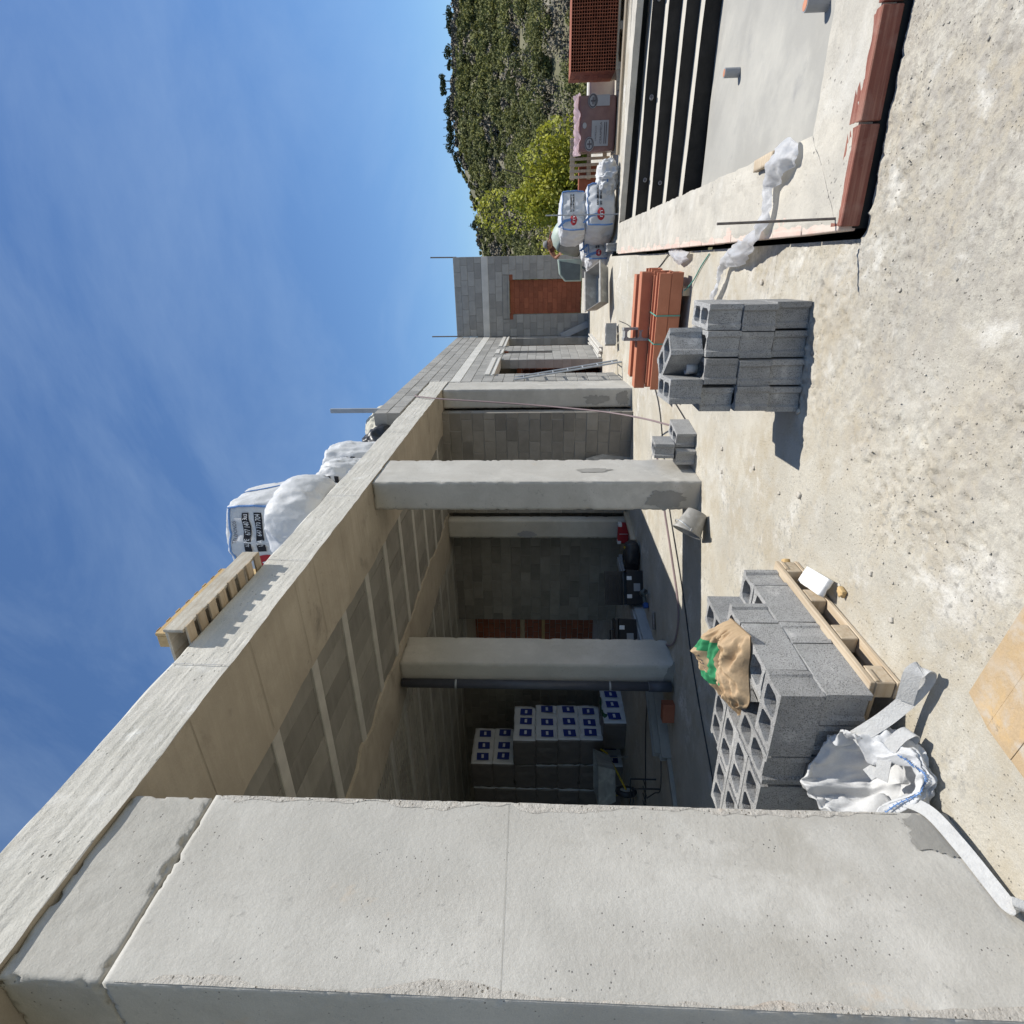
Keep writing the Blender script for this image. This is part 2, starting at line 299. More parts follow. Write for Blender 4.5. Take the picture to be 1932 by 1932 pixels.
def cube_grid(nx, ny, nz):
    """closed unit cube surface [-1,1]^3 with welded grid; returns V,F and the axis/side of every face"""
    idx, V, F, A = {}, [], [], []
    def vid(i, j, k):
        t = (i,j,k)
        if t not in idx: idx[t] = len(V); V.append((2*i/nx-1, 2*j/ny-1, 2*k/nz-1))
        return idx[t]
    for k in (0, nz):
        for i in range(nx):
            for j in range(ny):
                q = [vid(i,j,k), vid(i+1,j,k), vid(i+1,j+1,k), vid(i,j+1,k)]; F.append(q if k else q[::-1]); A.append((2, 1 if k else -1))
    for j in (0, ny):
        for i in range(nx):
            for k in range(nz):
                q = [vid(i,j,k), vid(i+1,j,k), vid(i+1,j,k+1), vid(i,j,k+1)]; F.append(q if not j else q[::-1]); A.append((1, 1 if j else -1))
    for i in (0, nx):
        for j in range(ny):
            for k in range(nz):
                q = [vid(i,j,k), vid(i,j+1,k), vid(i,j+1,k+1), vid(i,j,k+1)]; F.append(q if i else q[::-1]); A.append((0, 1 if i else -1))
    return np.array(V), np.array(F), A
def rough_box(name, b, res, mats, amp=.003, chip=.012, edge=.025, seed=0, parent=None, sc=9., smooth=True):
    x0,x1,y0,y1,z0,z1 = b; n = [max(1, min(170, int(round(d/res)))) for d in (x1-x0, y1-y0, z1-z0)]
    V, F, A = cube_grid(*n); C = np.array([(x0+x1)/2,(y0+y1)/2,(z0+z1)/2]); H = np.array([(x1-x0)/2,(y1-y0)/2,(z1-z0)/2])
    P = C+V*H; D = H*(1-np.abs(V))                       # distance to the face planes
    near = np.clip(1-D/edge, 0, 1); srt = np.sort(near, 1); e = srt[:,1]  # 1 at edges
    ch = (.12+np.clip(fbm(P, 26, 4, seed+5, .65)*2.6-.25, 0, 1.2))*chip*(e > .55)*e*(srt[:,2] > .99)
    P = P - np.sign(V)*(near > 0)*ch[:,None]
    for ax in range(3):
        P[:,ax] += (D[:,ax] < 1e-6)*np.sign(V[:,ax])*amp*fbm(P, sc, 4, seed+ax*31)
    return link(name, npmesh(name, P, F, mats, smooth=False), parent)

TXT = {}
def text_pts(t, size=1.):
    if t in TXT: return TXT[t][0]*size, TXT[t][1]
    cu = bpy.data.curves.new('t', 'FONT'); cu.body = t; cu.resolution_u = 2; o = bpy.data.objects.new('t', cu); COL.objects.link(o)
    bpy.context.view_layer.update(); me = bpy.data.meshes.new_from_object(o.evaluated_get(bpy.context.evaluated_depsgraph_get()))
    V = np.array([v.co[:] for v in me.vertices]).reshape(-1,3); F = [tuple(p.vertices) for p in me.polygons]
    bpy.data.objects.remove(o); bpy.data.curves.remove(cu); bpy.data.meshes.remove(me); TXT[t] = (V, F); return V*size, F
def print_text(name, t, size, fn, mats, parent, width=None):
    V, F = text_pts(t, size)
    if width: V[:,0] *= width/max(1e-6, V[:,0].max())
    return MB().add([fn(p[0], p[1]) for p in V], F).obj(name, mats, parent)
def print_rect(name, a0, a1, b0, b1, fn, mats, parent, n=6):
    G = [[fn(a0+(a1-a0)*i/n, b0+(b1-b0)*j/n) for j in range(n+1)] for i in range(n+1)]
    return MB().grid(G).obj(name, mats, parent)
def print_disc(name, a, b, r, fn, mats, parent, n=28, r0=0.):
    V, F = [], []
    for k in range(n):
        c, s_ = math.cos(2*math.pi*k/n), math.sin(2*math.pi*k/n); V += [fn(a+r*c, b+r*s_), fn(a+max(r0,.001)*c, b+max(r0,.001)*s_), fn(a+(r+r0)/2*c, b+(r+r0)/2*s_)]
    for k in range(n):
        q = (k+1) % n; F += [(3*k, 3*q, 3*q+2, 3*k+2), (3*k+2, 3*q+2, 3*q+1, 3*k+1)]
    return MB().add(V, F).obj(name, mats, parent)
for q_ in ('m','CALPE   677 140 303','GATA   647 770 704','TELÉFONOS','II 52.5','25','E','CERAMICA','LADRILLOS'): text_pts(q_)
random.seed(7); rng = np.random.default_rng(11)

# ================================================================== GROUND
def ground_z(x, y):
    x = np.asarray(x, float); y = np.asarray(y, float); P = np.stack([x, y, 0*x], -1).reshape(-1,3)
    base = .20*sstep(9.4, 12.2, y).reshape(-1)*(1-sstep(2.0, 2.6, x).reshape(-1)) + .06*(sstep(12.2, 12.6, y)*sstep(2.0, 2.6, x)).reshape(-1)
    xf, yf = x.reshape(-1), y.reshape(-1)
    n = fbm(P, .9, 3, 3)
    m = sstep(.55, 1.5, xf + .35*n - .30*np.clip(yf-2.6, -3, 3))*(1-sstep(3.2, 4.6, yf))     # rough unfinished screed
    m2 = np.clip(.5+1.3*fbm(P, 1.7, 3, 9), 0, 1)
    lo = fbm(P, 2.2, 3, 21)*.006*(1-.4*m)
    hi = fbm(P, 13, 5, 33, .62)*.021*m*(.35+.9*m2)
    pit = -np.clip(fbm(P, 34, 2, 44)-.27, 0, 1)*.085*m*m2
    crumbs = np.clip(fbm(P, 48, 2, 55)-.34, 0, 1)*.06*m*m2
    fine = fbm(P, 60, 2, 66)*.0016*(.5+m)
    return (base+lo+hi+pit+crumbs+fine).reshape(x.shape)
V, F, k0 = [], [], 0
def tile(x0, x1, y0, y1, res, dz=0.):
    global k0
    nx, ny = max(1, int(round((x1-x0)/res))), max(1, int(round((y1-y0)/res)))
    X, Y = np.meshgrid(np.linspace(x0,x1,nx+1), np.linspace(y0,y1,ny+1), indexing='ij')
    Zz = ground_z(X, Y)+dz; V.append(np.stack([X,Y,Zz], -1).reshape(-1,3))
    i, j = np.meshgrid(np.arange(nx), np.arange(ny), indexing='ij'); a = (i*(ny+1)+j).ravel()+k0
    F.append(np.stack([a, a+ny+1, a+ny+2, a+1], -1)); k0 += (nx+1)*(ny+1)
tile(-.75, 2.095, .85, 4.25, .0125); tile(2.095, 4.4, .85, 3.17, .0125)
tile(-.75, 2.095, 4.25, 13., .04)
tile(-11, -.75, -4, 13, .16); tile(-.75, 2.095, -4, .85, .08); tile(2.095, 4.4, -4, .85, .08); tile(4.4, 11, -4, 3.17, .06)
tile(-11, 2.095, 13, 20.5, .2); tile(2.095, 12, 12.35, 20.5, .2)
yard = tag(link('yard_slab', npmesh('yard_slab', np.concatenate(V), np.concatenate(F), 'yard')), kind='structure')
# side skirts of the slab along the pool trench
sk = MB(); sk.box(2.06, 2.094, 3.17, 12.36, -.5, -.012); sk.box(2.094, 11, 3.12, 3.168, -.5, -.012); sk.box(2.094, 12, 12.352, 12.39, -.5, .045)
sk.obj('slab_edge', 'yard', yard)
# earth far around
ge = MB(); ge.add([(-900,-900,-5.2),(900,-900,-5.2),(900,900,-5.2),(-900,900,-5.2)], [(0,1,2,3)])
tag(ge.obj('ground', 'earth'), kind='structure')
be = MB(); be.box(-14, 2.0, -9, 20.4, -5.3, -.55); be.box(9.7, 12, 3.05, 12.6, -5.3, -.55); be.box(2.0, 12, -9, 3.05, -5.3, -.551); be.box(2.0, 12, 12.6, 20.4, -5.3, -.552); be.box(2.0, 9.7, 3.05, 12.6, -5.3, -1.6); tag(be.obj('terrace_bank', 'earth'), kind='structure')

# gravel crumbs on the rough screed
n = 2600; px_ = rng.uniform(.5, 4.2, n*3); py_ = rng.uniform(.95, 3.1, n*3)
keep = (rng.random(n*3) < np.clip((px_-.4-.3*(py_-2.4))*.7, .03, 1)*np.clip(.5+1.4*fbm(np.stack([px_,py_,0*px_],-1), 1.7, 3, 9), .05, 1)); px_, py_ = px_[keep][:n], py_[keep][:n]
oct_ = np.array([(1,0,0),(-1,0,0),(0,1,0),(0,-1,0),(0,0,1),(0,0,-1)], float); of = np.array([(0,2,4),(2,1,4),(1,3,4),(3,0,4),(2,0,5),(1,2,5),(3,1,5),(0,3,5)])
sz = .0025+.006*rng.random(len(px_))**3; pv = oct_[None]*sz[:,None,None]*rng.uniform(.55,1.3,(len(px_),6,1)); pv[:,:,2] *= .7
pv += np.stack([px_, py_, ground_z(px_,py_)+sz*.3], -1)[:,None]
tag(link('gravel', npmesh('gravel', pv.reshape(-1,3), (of[None]+6*np.arange(len(px_))[:,None,None]).reshape(-1,3), 'pebble')), 'loose crumbs of mortar and gravel scattered over the rough screed', 'gravel', kind='stuff')

# ================================================================== POOL
ZR = .12
pool = thing('swimming_pool', 'unfinished concrete swimming pool with black coated steps and rough mortar rim', 'pool', (2.14, 3.2, 0))
def P_(mb, name, m, **k):
    o = mb.obj(name, m, None, **k); o.parent = pool; o.matrix_parent_inverse = Matrix.Translation((-2.14,-3.2,0)); return o
# rim arms (rough mortar top)
def rim_arm(poly, res, name):
    # poly: a,b,c,d corners (outer a->b, inner d->c)
    a,b,c,d = [np.array(p) for p in poly]; n1 = max(2, int(np.linalg.norm(b-a)/res)); n2 = max(2, int(np.linalg.norm(d-a)/res))
    s, t = np.meshgrid(np.linspace(0,1,n1+1), np.linspace(0,1,n2+1), indexing='ij'); s, t = s[...,None], t[...,None]
    Q = (a*(1-s)+b*s)*(1-t)+(d*(1-s)+c*s)*t; X, Y = Q[...,0], Q[...,1]; Pn = np.stack([X,Y,0*X],-1).reshape(-1,3)
    T = t[...,0].ravel(); lip = .018*np.clip(fbm(Pn,9,4,71)*1.6+.25,0,1)*np.exp(-((T-.78)/.12)**2)
    z = ZR + fbm(Pn, 6, 4, 70)*.007 + fbm(Pn, 24, 3, 72)*.004 + lip - .006*(T<.02)
    z = z.reshape(X.shape); jit = (fbm(Pn, 11, 3, 73)*.012*(T>.97)).reshape(X.shape)
    G = np.stack([X+jit, Y+jit, z], -1)
    mb = MB(); mb.grid(G)
    lo = G.copy(); lo[...,2] = ZR-.10                                # skirt on all sides
    for E1, E2 in ((G[0],lo[0]),(G[-1],lo[-1]),(G[:,0],lo[:,0]),(G[:,-1],lo[:,-1])): mb.grid(np.stack([E1,E2],0))
    return P_(mb, name, 'rim')
rim_arm([(2.15,3.21),(9.5,3.21),(9.5,3.69),(2.62,3.69)], .035, 'rim_mortar')
rim_arm([(2.15,12.15),(2.15,3.214),(2.62,3.694),(2.655,11.92)], .045, 'rim_mortar')
rim_arm([(9.5,11.30),(2.154,12.15),(2.655,11.924),(9.5,10.10)], .08, 'rim_mortar')
# coping bricks: outer course on the near and left sides
bm_c = MB().box(-.212,.212,-.055,.055,-.058,.034).mesh('coping_brick', 'coping', bevel=.004)
for i in range(6):
    o = link('coping_brick', bm_c, pool); o.location = (2.215+.436*i+.15-2.14, 3.185+.052-3.2+.004*random.random(), ZR-.036+.004*random.random()); o.rotation_euler = (0,0,random.uniform(-.006,.006))
bm_d = MB().box(-.212,.212,-.055,.055,-.052,.034).mesh('coping_brick', 'coping_pale', bevel=.004)
for i in range(20):
    o = link('coping_brick', bm_d, pool); o.location = (2.132+.052-2.14+.004*random.random(), 3.36+.436*i+.06-3.2, ZR-.038+.004*random.random()); o.rotation_euler = (0,0,math.pi/2+random.uniform(-.006,.006))
w = MB(); w.box(2.15,9.5,3.205,3.30,-.5,ZR-.07); w.box(2.145,2.24,3.2052,12.14,-.5,ZR-.0705); P_(w, 'outer_wall', 'blackcoat')
# shell: inner near/left walls and floor
w = MB(); w.box(2.3,9.5,3.45,3.66,-1.3,ZR-.06); w.box(2.4,2.60,3.66,11.8,-1.3,ZR-.061); P_(w, 'inner_wall', 'poolfloor')
X, Y = np.meshgrid(np.linspace(2.6,9.5,70), np.linspace(3.6,10.2,66), indexing='ij')
Zf = -.985 + .02*fbm(np.stack([X,Y,0*X],-1).reshape(-1,3), .7, 3, 8).reshape(X.shape)+ .07*sstep(9.3,10.1,Y+.12*(X-2.6))
P_(MB().grid(np.stack([X,Y,Zf],-1)), 'pool_floor', 'poolfloor', smooth=True)
# steps descending towards the house side; far edge slightly skewed
def far_y(x, off): return 11.92 - .245*(x-2.655)*.62 - off
offs = [0, .46, .80, 1.12, 1.42]; zt = [ZR-.012, -.10, -.29, -.485, -.68, -.96]
for i in range(5):
    o0 = offs[i]; y2, y9 = far_y(2.5, o0), far_y(9.5, o0)
    mb = MB(); jag = lambda x: .004*math.sin(x*7.3+i)
    xs = np.linspace(2.5, 9.5, 60)
    top = [(x, far_y(x,o0)+jag(x), zt[i]) for x in xs]; bot = [(x, far_y(x,o0)+jag(x)*.3, zt[i+1]-.02) for x in xs]
    mb.grid(np.stack([top, bot], 0)); P_(mb, 'riser', 'blackcoat')
    if i < 4:
        mb = MB(); mb.grid(np.stack([[(x, far_y(x,o0)+.03, zt[i+1]) for x in xs], [(x, far_y(x,offs[i+1])-.006+jag(x)+.004*math.sin(x*19), zt[i+1]+.003*math.sin(x*3)) for x in xs]], 0)); P_(mb, 'tread', 'tread')
# jets through the risers, floor drain stubs
def stub(name, label_, p, d, L_, r, m1, m2):
    p, d = Vector(p), Vector(d).normalized(); mb = MB()
    mb.tube([p, p+d*L_], r, 14); mb.tube([p+d*L_*.98, p+d*(L_+.004)], r*.8, 14, 1); o = mb.obj(name, [m1, m2]); o.parent = pool; o.matrix_parent_inverse = Matrix.Translation((-2.14,-3.2,0)); return o
for x, z in ((5.62,-.20),(4.42,-.21),(3.28,-.22)): stub('wall_jet', '', (x, far_y(x,.46)+.03, z), (0,-1,.15), .13, .03, 'pvc', 'inkdark')
stub('wall_jet', '', (3.20, far_y(3.2,.80)+.03, -.42), (0,-1,.1), .05, .03, 'pvc', 'inkdark')
for x, y in ((4.23, 9.16), (4.10, 6.62)): stub('floor_pipe', '', (x, y, -.99), (0,0,1), .19 if y > 8 else .20, .056 if y>8 else .06, 'pvc', 'pinkpaint')
# rubble lump on the bottom step
# ================================================================== HOUSE: columns
ZS = 3.325   # soffit
def column(name, label, x0, x1, y0, y1, z1, res, seed, zj=None, chip=.012, m='column'):
    t = thing(name, label, 'column', ((x0+x1)/2, (y0+y1)/2, 0), group=None)
    def up(o): o.parent = t; o.matrix_parent_inverse = Matrix.Translation((-(x0+x1)/2, -(y0+y1)/2, 0))
    up(rough_box('shaft', (x0,x1,y0,y1,-.02, zj or z1), res, m, .0018, chip, .03, seed))
    if zj: up(rough_box('head', (x0+.008,x1-.008,y0+.006,y1-.006, zj+.0125, z1), res, 'column_head', .004, .02, .03, seed+3))
    return t, up
t, up = column('concrete_column', 'massive pale concrete column beside the empty white sack, with a jointed head block', -.31, 0, .94, 1.62, ZS, .0135, 1, 2.965, .011)
# form-board seam, damp mortar patch at the foot, spalled corners
mb = MB(); Yp = np.linspace(.945,1.615,20); mb.grid(np.stack([[(.0018, y, 1.722+.012*(y-1)) for y in Yp], [(.0018, y, 1.7208+.012*(y-1)) for y in Yp]], 0)); up(mb.obj('form_seam', 'mortar'))
def patch(mb, cx, cy, r1, r2, plane, off, seed, n=110):
    # irregular smeared mortar patch lying on a vertical face: plane 'x' (coords y,z) or 'y' (coords x,z)
    V = []
    for k in range(n):
        a = 2*math.pi*k/n; q = 1+.75*float(fbm(np.array([[math.cos(a)*1.2+seed, math.sin(a)*1.2, seed*.37]]), 1.6, 5, seed, .62)[0]); u, v = cx+r1*q*math.cos(a), cy+r2*q*math.sin(a)
        V.append((off, u, v) if plane == 'x' else (u, off, v))
    return mb.add(V, [tuple(range(n))])
def crust(y_edge, sgn, z0, z1, w, seed):
    zs = np.linspace(z0, z1, 150); Q = np.stack([0*zs+seed, zs, 0*zs], -1); wd = np.clip(w*(.10+2.4*np.clip(fbm(Q, 2.6, 5, seed, .62)+.05, 0, 1)), .003, .16); G = []
    for k in range(5):
        y = y_edge+sgn*wd*k/4; x = .0022+.0022*fbm(np.stack([y,zs,0*zs],-1), 40, 3, seed+2)*(k < 4)-.0012*(k == 4); G.append(np.stack([x, y, zs], -1))
    up(MB().grid(np.array(G)).obj('edge_crust', 'crust'))
crust(1.614, -1, .20, 2.93, .048, 61); crust(.945, 1, .05, 2.93, .030, 67)
up(patch(MB(), 1.53, .08, .10, .11, 'x', .0045, 3).obj('mortar_patch', 'mortar'))
t, up = column('concrete_column', 'tall concrete column with the bucket leaning at its foot and small blocks beside it', -.31, 0, 5.30, 5.99, ZS, .03, 11)
up(patch(MB(), -.19, .33, .10, .20, 'y', 5.294, 5).obj('mortar_patch', 'mortar')); up(patch(MB(), 5.62, 1.05, .06, .20, 'x', .005, 8).obj('mortar_patch', 'mortar'))
t, up = column('concrete_column', 'concrete column where the open bays meet the block facade, next to the ladder', -.33, 0, 9.83, 10.52, ZS, .035, 21)
up(patch(MB(), -.20, .62, .10, .22, 'y', 9.824, 15).obj('mortar_patch', 'mortar')); up(patch(MB(), -.17, .17, .12, .10, 'y', 9.823, 16).obj('mortar_patch', 'mortar'))
t, up = column('concrete_column', 'inner concrete column carrying the dark plastic drain pipe', -2.77, -2.42, 5.46, 5.98, ZS, .035, 31)
up(patch(MB(), -2.56, .03, .16, .07, 'y', 5.452, 18).obj('mortar_patch', 'mortar'))
t, up = column('concrete_column', 'inner concrete column by the red tile carton, away from the drain pipe', -2.70, -2.33, 9.42, 9.60, ZS, .04, 41)
up(patch(MB(), -2.62, 1.85, .06, .16, 'y', 9.414, 19).obj('mortar_patch', 'inkgrey'))
# drain pipe
t = thing('drain_pipe', 'dark grey plastic drain pipe standing against the inner column', 'pipe', (-2.68,5.40,0))
mb = MB(); mb.tube([(0,0,.06),(0,0,3.3)], .055, 20); mb.obj('pipe', 'pvc_dark', t, smooth=True)
for z in (.28, .75, 2.62): MB().tube([(0,0,z),(0,0,z+.022)], .0585, 20).obj('clamp', 'galv', t, smooth=True)
mb = MB(); mb.tube([(.0,.0,.03),(.0,0,.30)], .064, 20); mb.obj('socket', 'pvc_dark', t, smooth=True)

# ================================================================== HOUSE: roof slab with beams, joists and infill
slab = thing('roof_slab', 'concrete roof slab with edge beam, joists and infill blocks on its underside', 'roof slab', (0, 0, ZS))
def SP(o): o.parent = slab; o.matrix_parent_inverse = Matrix.Translation((0,0,-ZS)); return o
# edge beam: fascia + soffit, ragged inner edge
def wavy_beam(name, xo, xi, y0, y1, z0, z1, ao, ai, seed, m, res=.05):
    ny = int((y1-y0)/res); ys = np.linspace(y0, y1, ny+1); Q = np.stack([ys*0, ys, 0*ys], -1)
    eo = xo + ao*fbm(Q, 3, 4, seed); ei = xi + ai*fbm(Q, 1.6, 4, seed+9, .6)
    n = 12; rows = []
    for k in range(n+1):
        x = eo*(1-k/n)+ei*k/n; zz = z0+.004*fbm(np.stack([x,ys,0*ys],-1), 4, 4, seed+4); rows.append(np.stack([x,ys,zz],-1))
    mb = MB(); mb.grid(np.array(rows)[::-1], 1)
    mb.grid(np.stack([np.stack([ei,ys,0*ys+z1],-1), rows[-1]],0)[::-1], 1)
    return mb, rows[0], ys
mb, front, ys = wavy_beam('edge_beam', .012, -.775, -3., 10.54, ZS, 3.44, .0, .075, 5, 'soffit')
nz = 22; G = []
for k in range(nz+1):
    z = ZS + (3.665-ZS)*k/nz; Q = np.stack([0*ys, ys, 0*ys+z], -1)
    x = .012+.004*fbm(Q, 5, 4, 77)+.003*fbm(Q*np.array([1,.3,3]), 14, 3, 78)
    if k == nz: x = x-.012-.012*np.clip(fbm(Q, 5, 3, 79), 0, 1)
    zz = z + (.012*fbm(Q, 6, 4, 80) if k in (0,) else (.016*fbm(Q, 4, 4, 81) if k == nz else 0)); G.append(np.stack([x, ys, zz+0*ys], -1))
G = np.array(G); mb2 = MB(); mb2.grid(G[:, ::-1]); mb2.grid(np.stack([G[-1], np.stack([0*ys-.30, ys, 0*ys+3.668], -1)], 0)); mb2.grid(np.stack([G[0], front],0))
for yy in np.cumsum(rng.uniform(.28,.75,30))-2.6:
    if yy < 10.3: SP(MB().add([(-.0,yy,ZS-.005),(-.0,yy+.003,ZS-.005),(-.70,yy+.026,ZS-.0055),(-.70,yy+.022,ZS-.0055)], [(0,1,2,3)]).obj('board_mark', 'boardmark'))
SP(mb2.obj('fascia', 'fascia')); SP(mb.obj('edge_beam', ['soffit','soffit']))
mb = MB(); mb.box(-.0,-.30,-3.,10.53,3.35,3.64); mb.box(-.30,-10.2,-3.,10.9,3.55,3.66); mb.box(-10.5,-.3,10.45,10.9,3.33,3.55); SP(mb.obj('slab_core', 'fascia'))
# pour joints across the fascia
for y in (2.42, 3.62, 4.9, 7.1, 8.7): SP(MB().add([(.0185,y,ZS+.01),(.0185,y+.004,ZS+.01),(.0185,y+.012,3.655),(.0185,y+.008,3.655)], [(0,1,2,3)]).obj('pour_joint', 'inkgrey'))
mb, _, _ = wavy_beam('inner_beam', -2.30, -3.05, -3., 10.3, ZS-.004, 3.44, .10, .16, 15, 'soffit'); 
Q = np.stack([ys*0, ys, 0*ys], -1)
fr = _ 
# outer edge skirt of the inner beam (cracked lip)
eo = -2.30+.10*fbm(np.stack([_*0,_,0*_],-1), 3, 4, 15); mb.grid(np.stack([np.stack([eo,_,0*_+ZS-.004],-1), np.stack([eo+.02,_,0*_+3.44],-1)],0), 1)
SP(mb.obj('inner_beam', ['soffit','soffit']))
# joists every 0.7 m and infill blocks between them
jm = {}
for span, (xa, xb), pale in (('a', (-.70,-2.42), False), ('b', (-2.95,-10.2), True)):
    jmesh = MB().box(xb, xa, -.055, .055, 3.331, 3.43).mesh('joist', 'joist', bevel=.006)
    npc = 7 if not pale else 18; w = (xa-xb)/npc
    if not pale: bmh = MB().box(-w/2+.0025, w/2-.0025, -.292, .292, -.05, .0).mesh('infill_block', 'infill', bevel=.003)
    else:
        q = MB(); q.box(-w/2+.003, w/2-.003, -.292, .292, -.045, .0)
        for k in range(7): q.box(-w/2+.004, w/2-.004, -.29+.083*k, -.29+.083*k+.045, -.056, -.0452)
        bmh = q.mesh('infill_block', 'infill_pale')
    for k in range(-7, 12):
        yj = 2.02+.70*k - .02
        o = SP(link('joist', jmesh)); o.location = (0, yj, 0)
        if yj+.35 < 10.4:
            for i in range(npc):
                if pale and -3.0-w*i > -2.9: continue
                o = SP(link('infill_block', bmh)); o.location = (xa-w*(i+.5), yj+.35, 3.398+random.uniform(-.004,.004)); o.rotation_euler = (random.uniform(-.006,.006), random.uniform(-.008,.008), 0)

# ================================================================== block walls
BM = {}
def block_mesh(l, h, th, m):
    k = (round(l,2), round(h,2), round(th,2), m)
    if k not in BM: BM[k] = MB().box(-l/2, l/2, -th/2, th/2, -h/2, h/2).mesh('concrete_block', m, bevel=.005)
    return BM[k]
def block_wall(name, label, org, rz, L_, z0, z1, th, holes, m='wallblock', bl=.4, bh=.2, skip=(), seed=0, piece='concrete_block', mortar='mortar', cat='wall', jt=.009, slack=.0025):
    """wall running along local x from 0..L, outer face at local y=0, thickness towards +y; holes: (x0,x1,z0,z1)"""
    r = random.Random(seed); t = thing(name, label, cat, org, rz); core = MB(); nr = int(round((z1-z0)/bh))
    for i in range(nr):
        a, b = z0+i*bh, z0+(i+1)*bh; segs = [(0., L_)]; mid = (a+b)/2
        for (hx0,hx1,hz0,hz1) in list(holes)+[(s[0],s[1],s[2],s[3]) for s in skip]:
            if hz0-.02 < mid < hz1+.02:
                ns = []
                for s0, s1 in segs:
                    if hx1 <= s0 or hx0 >= s1: ns.append((s0,s1)); continue
                    if hx0 > s0: ns.append((s0,hx0))
                    if hx1 < s1: ns.append((hx1,s1))
                segs = ns
        off = (bl/2 if i % 2 else 0)+r.uniform(-.03,.03)
        for s0, s1 in segs:
            core.box(s0+.006, s1-.006, .008, th-.008, a+.0005*(i%2), b-.0005*(i%2))
            cuts = [s0]; x = math.floor((s0-off)/bl)*bl+off+bl
            while x < s1-.05:
                if x-cuts[-1] > .06: cuts.append(x)
                x += bl
            cuts.append(s1)
            for q0, q1 in zip(cuts, cuts[1:]):
                l = q1-q0-jt
                if l < .03: continue
                o = link(piece, block_mesh(l, bh-jt, th, m), t); o.location = ((q0+q1)/2, th/2+r.uniform(-slack,slack), mid+r.uniform(-.002,.002)); o.rotation_euler = (r.uniform(-.004,.004), r.uniform(-.005,.005), r.uniform(-.006,.006))
    core.obj('mortar_core', mortar, t)
    return t
def wall_x(y): return y-8.2      # local coordinate along facade wall
FW = 'long facade wall of pale concrete blocks with door and window openings'
# local +x must run along +Y and outer face towards +X: rotate by +90 deg (x->Y, y->-X)
fw = block_wall('block_wall', FW, (0.0, 8.2, 0), math.pi/2, 9.3, .1, 4.1, .2,
    [(11.35-8.2,13.08-8.2,.0,2.5),(14.1-8.2,14.48-8.2,1.42,2.5),(15.4-8.2,17.0-8.2,.0,2.5),(-.1,2.34,-.1,3.67)],
    skip=[(-1,20,3.1,3.3),(11.15-8.2,13.28-8.2,2.5,2.7),(13.95-8.2,14.63-8.2,2.5,2.7),(15.2-8.2,17.2-8.2,2.5,2.7)], seed=3)
MB().box(2.36, 9.29, -.004, .19, 3.102, 3.298).obj('bond_beam', 'bond', fw, bevel=.006)
for y0, y1 in ((11.15,13.28),(13.95,14.63),(15.2,17.2)):
    a, b = y0-8.2, y1-8.2; mb = MB(); mb.box(a+.003,b-.003,-.035,.19,2.503,2.545); mb.box(a+.003,b-.003,-.012,.19,2.548,2.60); mb.box(a+.003,b-.003,-.03,.19,2.603,2.697); mb.obj('lintel', 'white_precast', fw, bevel=.004)
    for x in (a+.10, b-.10): MB().box(x-.085,x+.085,.004,.18,2.40,2.498).obj('brick', 'redbrick', fw, bevel=.004)
for z in (.62, 1.3): pass
# far wall facing the camera, door bricked up
WW = block_wall('block_wall', 'grey block end wall in shade with a bricked-up doorway', (0.0, 17.5, 0), 0, 2.2, .1, 4.1, .2, [(.62,1.57,.0,2.5)], skip=[(-1,3,3.1,3.3),(.5,1.7,2.5,2.7)], seed=5)
MB().box(.003, 2.197, -.004, .19, 3.102, 3.298).obj('bond_beam', 'bond', WW, bevel=.006)
mb = MB(); mb.box(.503,1.697,-.03,.19,2.503,2.55); mb.box(.503,1.697,-.012,.19,2.553,2.697); mb.obj('lintel', 'mortar', WW, bevel=.004)
for x in (.56, 1.63): MB().box(x-.08,x+.08,-.004,.18,2.40,2.498).obj('brick', 'redbrick', WW, bevel=.004)
block_wall('brick_infill', 'red hollow brick infill closing the doorway of the far end wall', (.625,17.58,0), 0, .94, .42, 2.49, .1, [], 'redbrick', .30, .138, seed=8, piece='brick', mortar='redbrick', jt=.006)
block_wall('brick_partition', 'red brick partition seen inside the doorway behind the ladder', (-.36,11.2,0), math.pi/2, 3.3, .22, 2.05, .1, [], 'redbrick', .30, .15, seed=9, piece='brick', jt=.012)
block_wall('brick_partition', 'red brick partition seen inside the far facade doorway', (-1.9,17.30,0), 0, 1.66, .22, 2.35, .1, [], 'redbrick', .30, .15, seed=10, piece='brick', jt=.012)
# inner wall across the open bays
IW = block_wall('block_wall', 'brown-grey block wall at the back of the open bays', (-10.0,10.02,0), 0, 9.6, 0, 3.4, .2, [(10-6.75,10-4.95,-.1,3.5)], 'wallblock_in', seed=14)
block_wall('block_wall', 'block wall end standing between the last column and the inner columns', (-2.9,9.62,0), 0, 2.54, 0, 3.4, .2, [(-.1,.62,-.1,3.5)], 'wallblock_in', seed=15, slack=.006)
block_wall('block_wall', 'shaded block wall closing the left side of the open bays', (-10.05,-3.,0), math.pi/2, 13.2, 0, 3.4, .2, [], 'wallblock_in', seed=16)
block_wall('brick_partition', 'dark red brick wall of the back room seen through the inner opening', (-8.2,12.6,0), 0, 4.2, 0, 3.45, .1, [], 'redbrick', .30, .15, seed=17, piece='brick', jt=.012)
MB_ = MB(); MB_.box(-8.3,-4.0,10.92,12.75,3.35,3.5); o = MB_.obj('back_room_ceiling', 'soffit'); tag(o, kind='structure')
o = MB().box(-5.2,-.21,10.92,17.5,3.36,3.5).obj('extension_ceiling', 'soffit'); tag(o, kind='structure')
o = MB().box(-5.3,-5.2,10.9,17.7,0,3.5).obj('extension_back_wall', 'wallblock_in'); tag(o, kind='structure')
o = MB().box(-5.2,-.01,17.5,17.7,.0,3.5).obj('extension_end_wall', 'wallblock_in'); tag(o, kind='structure')

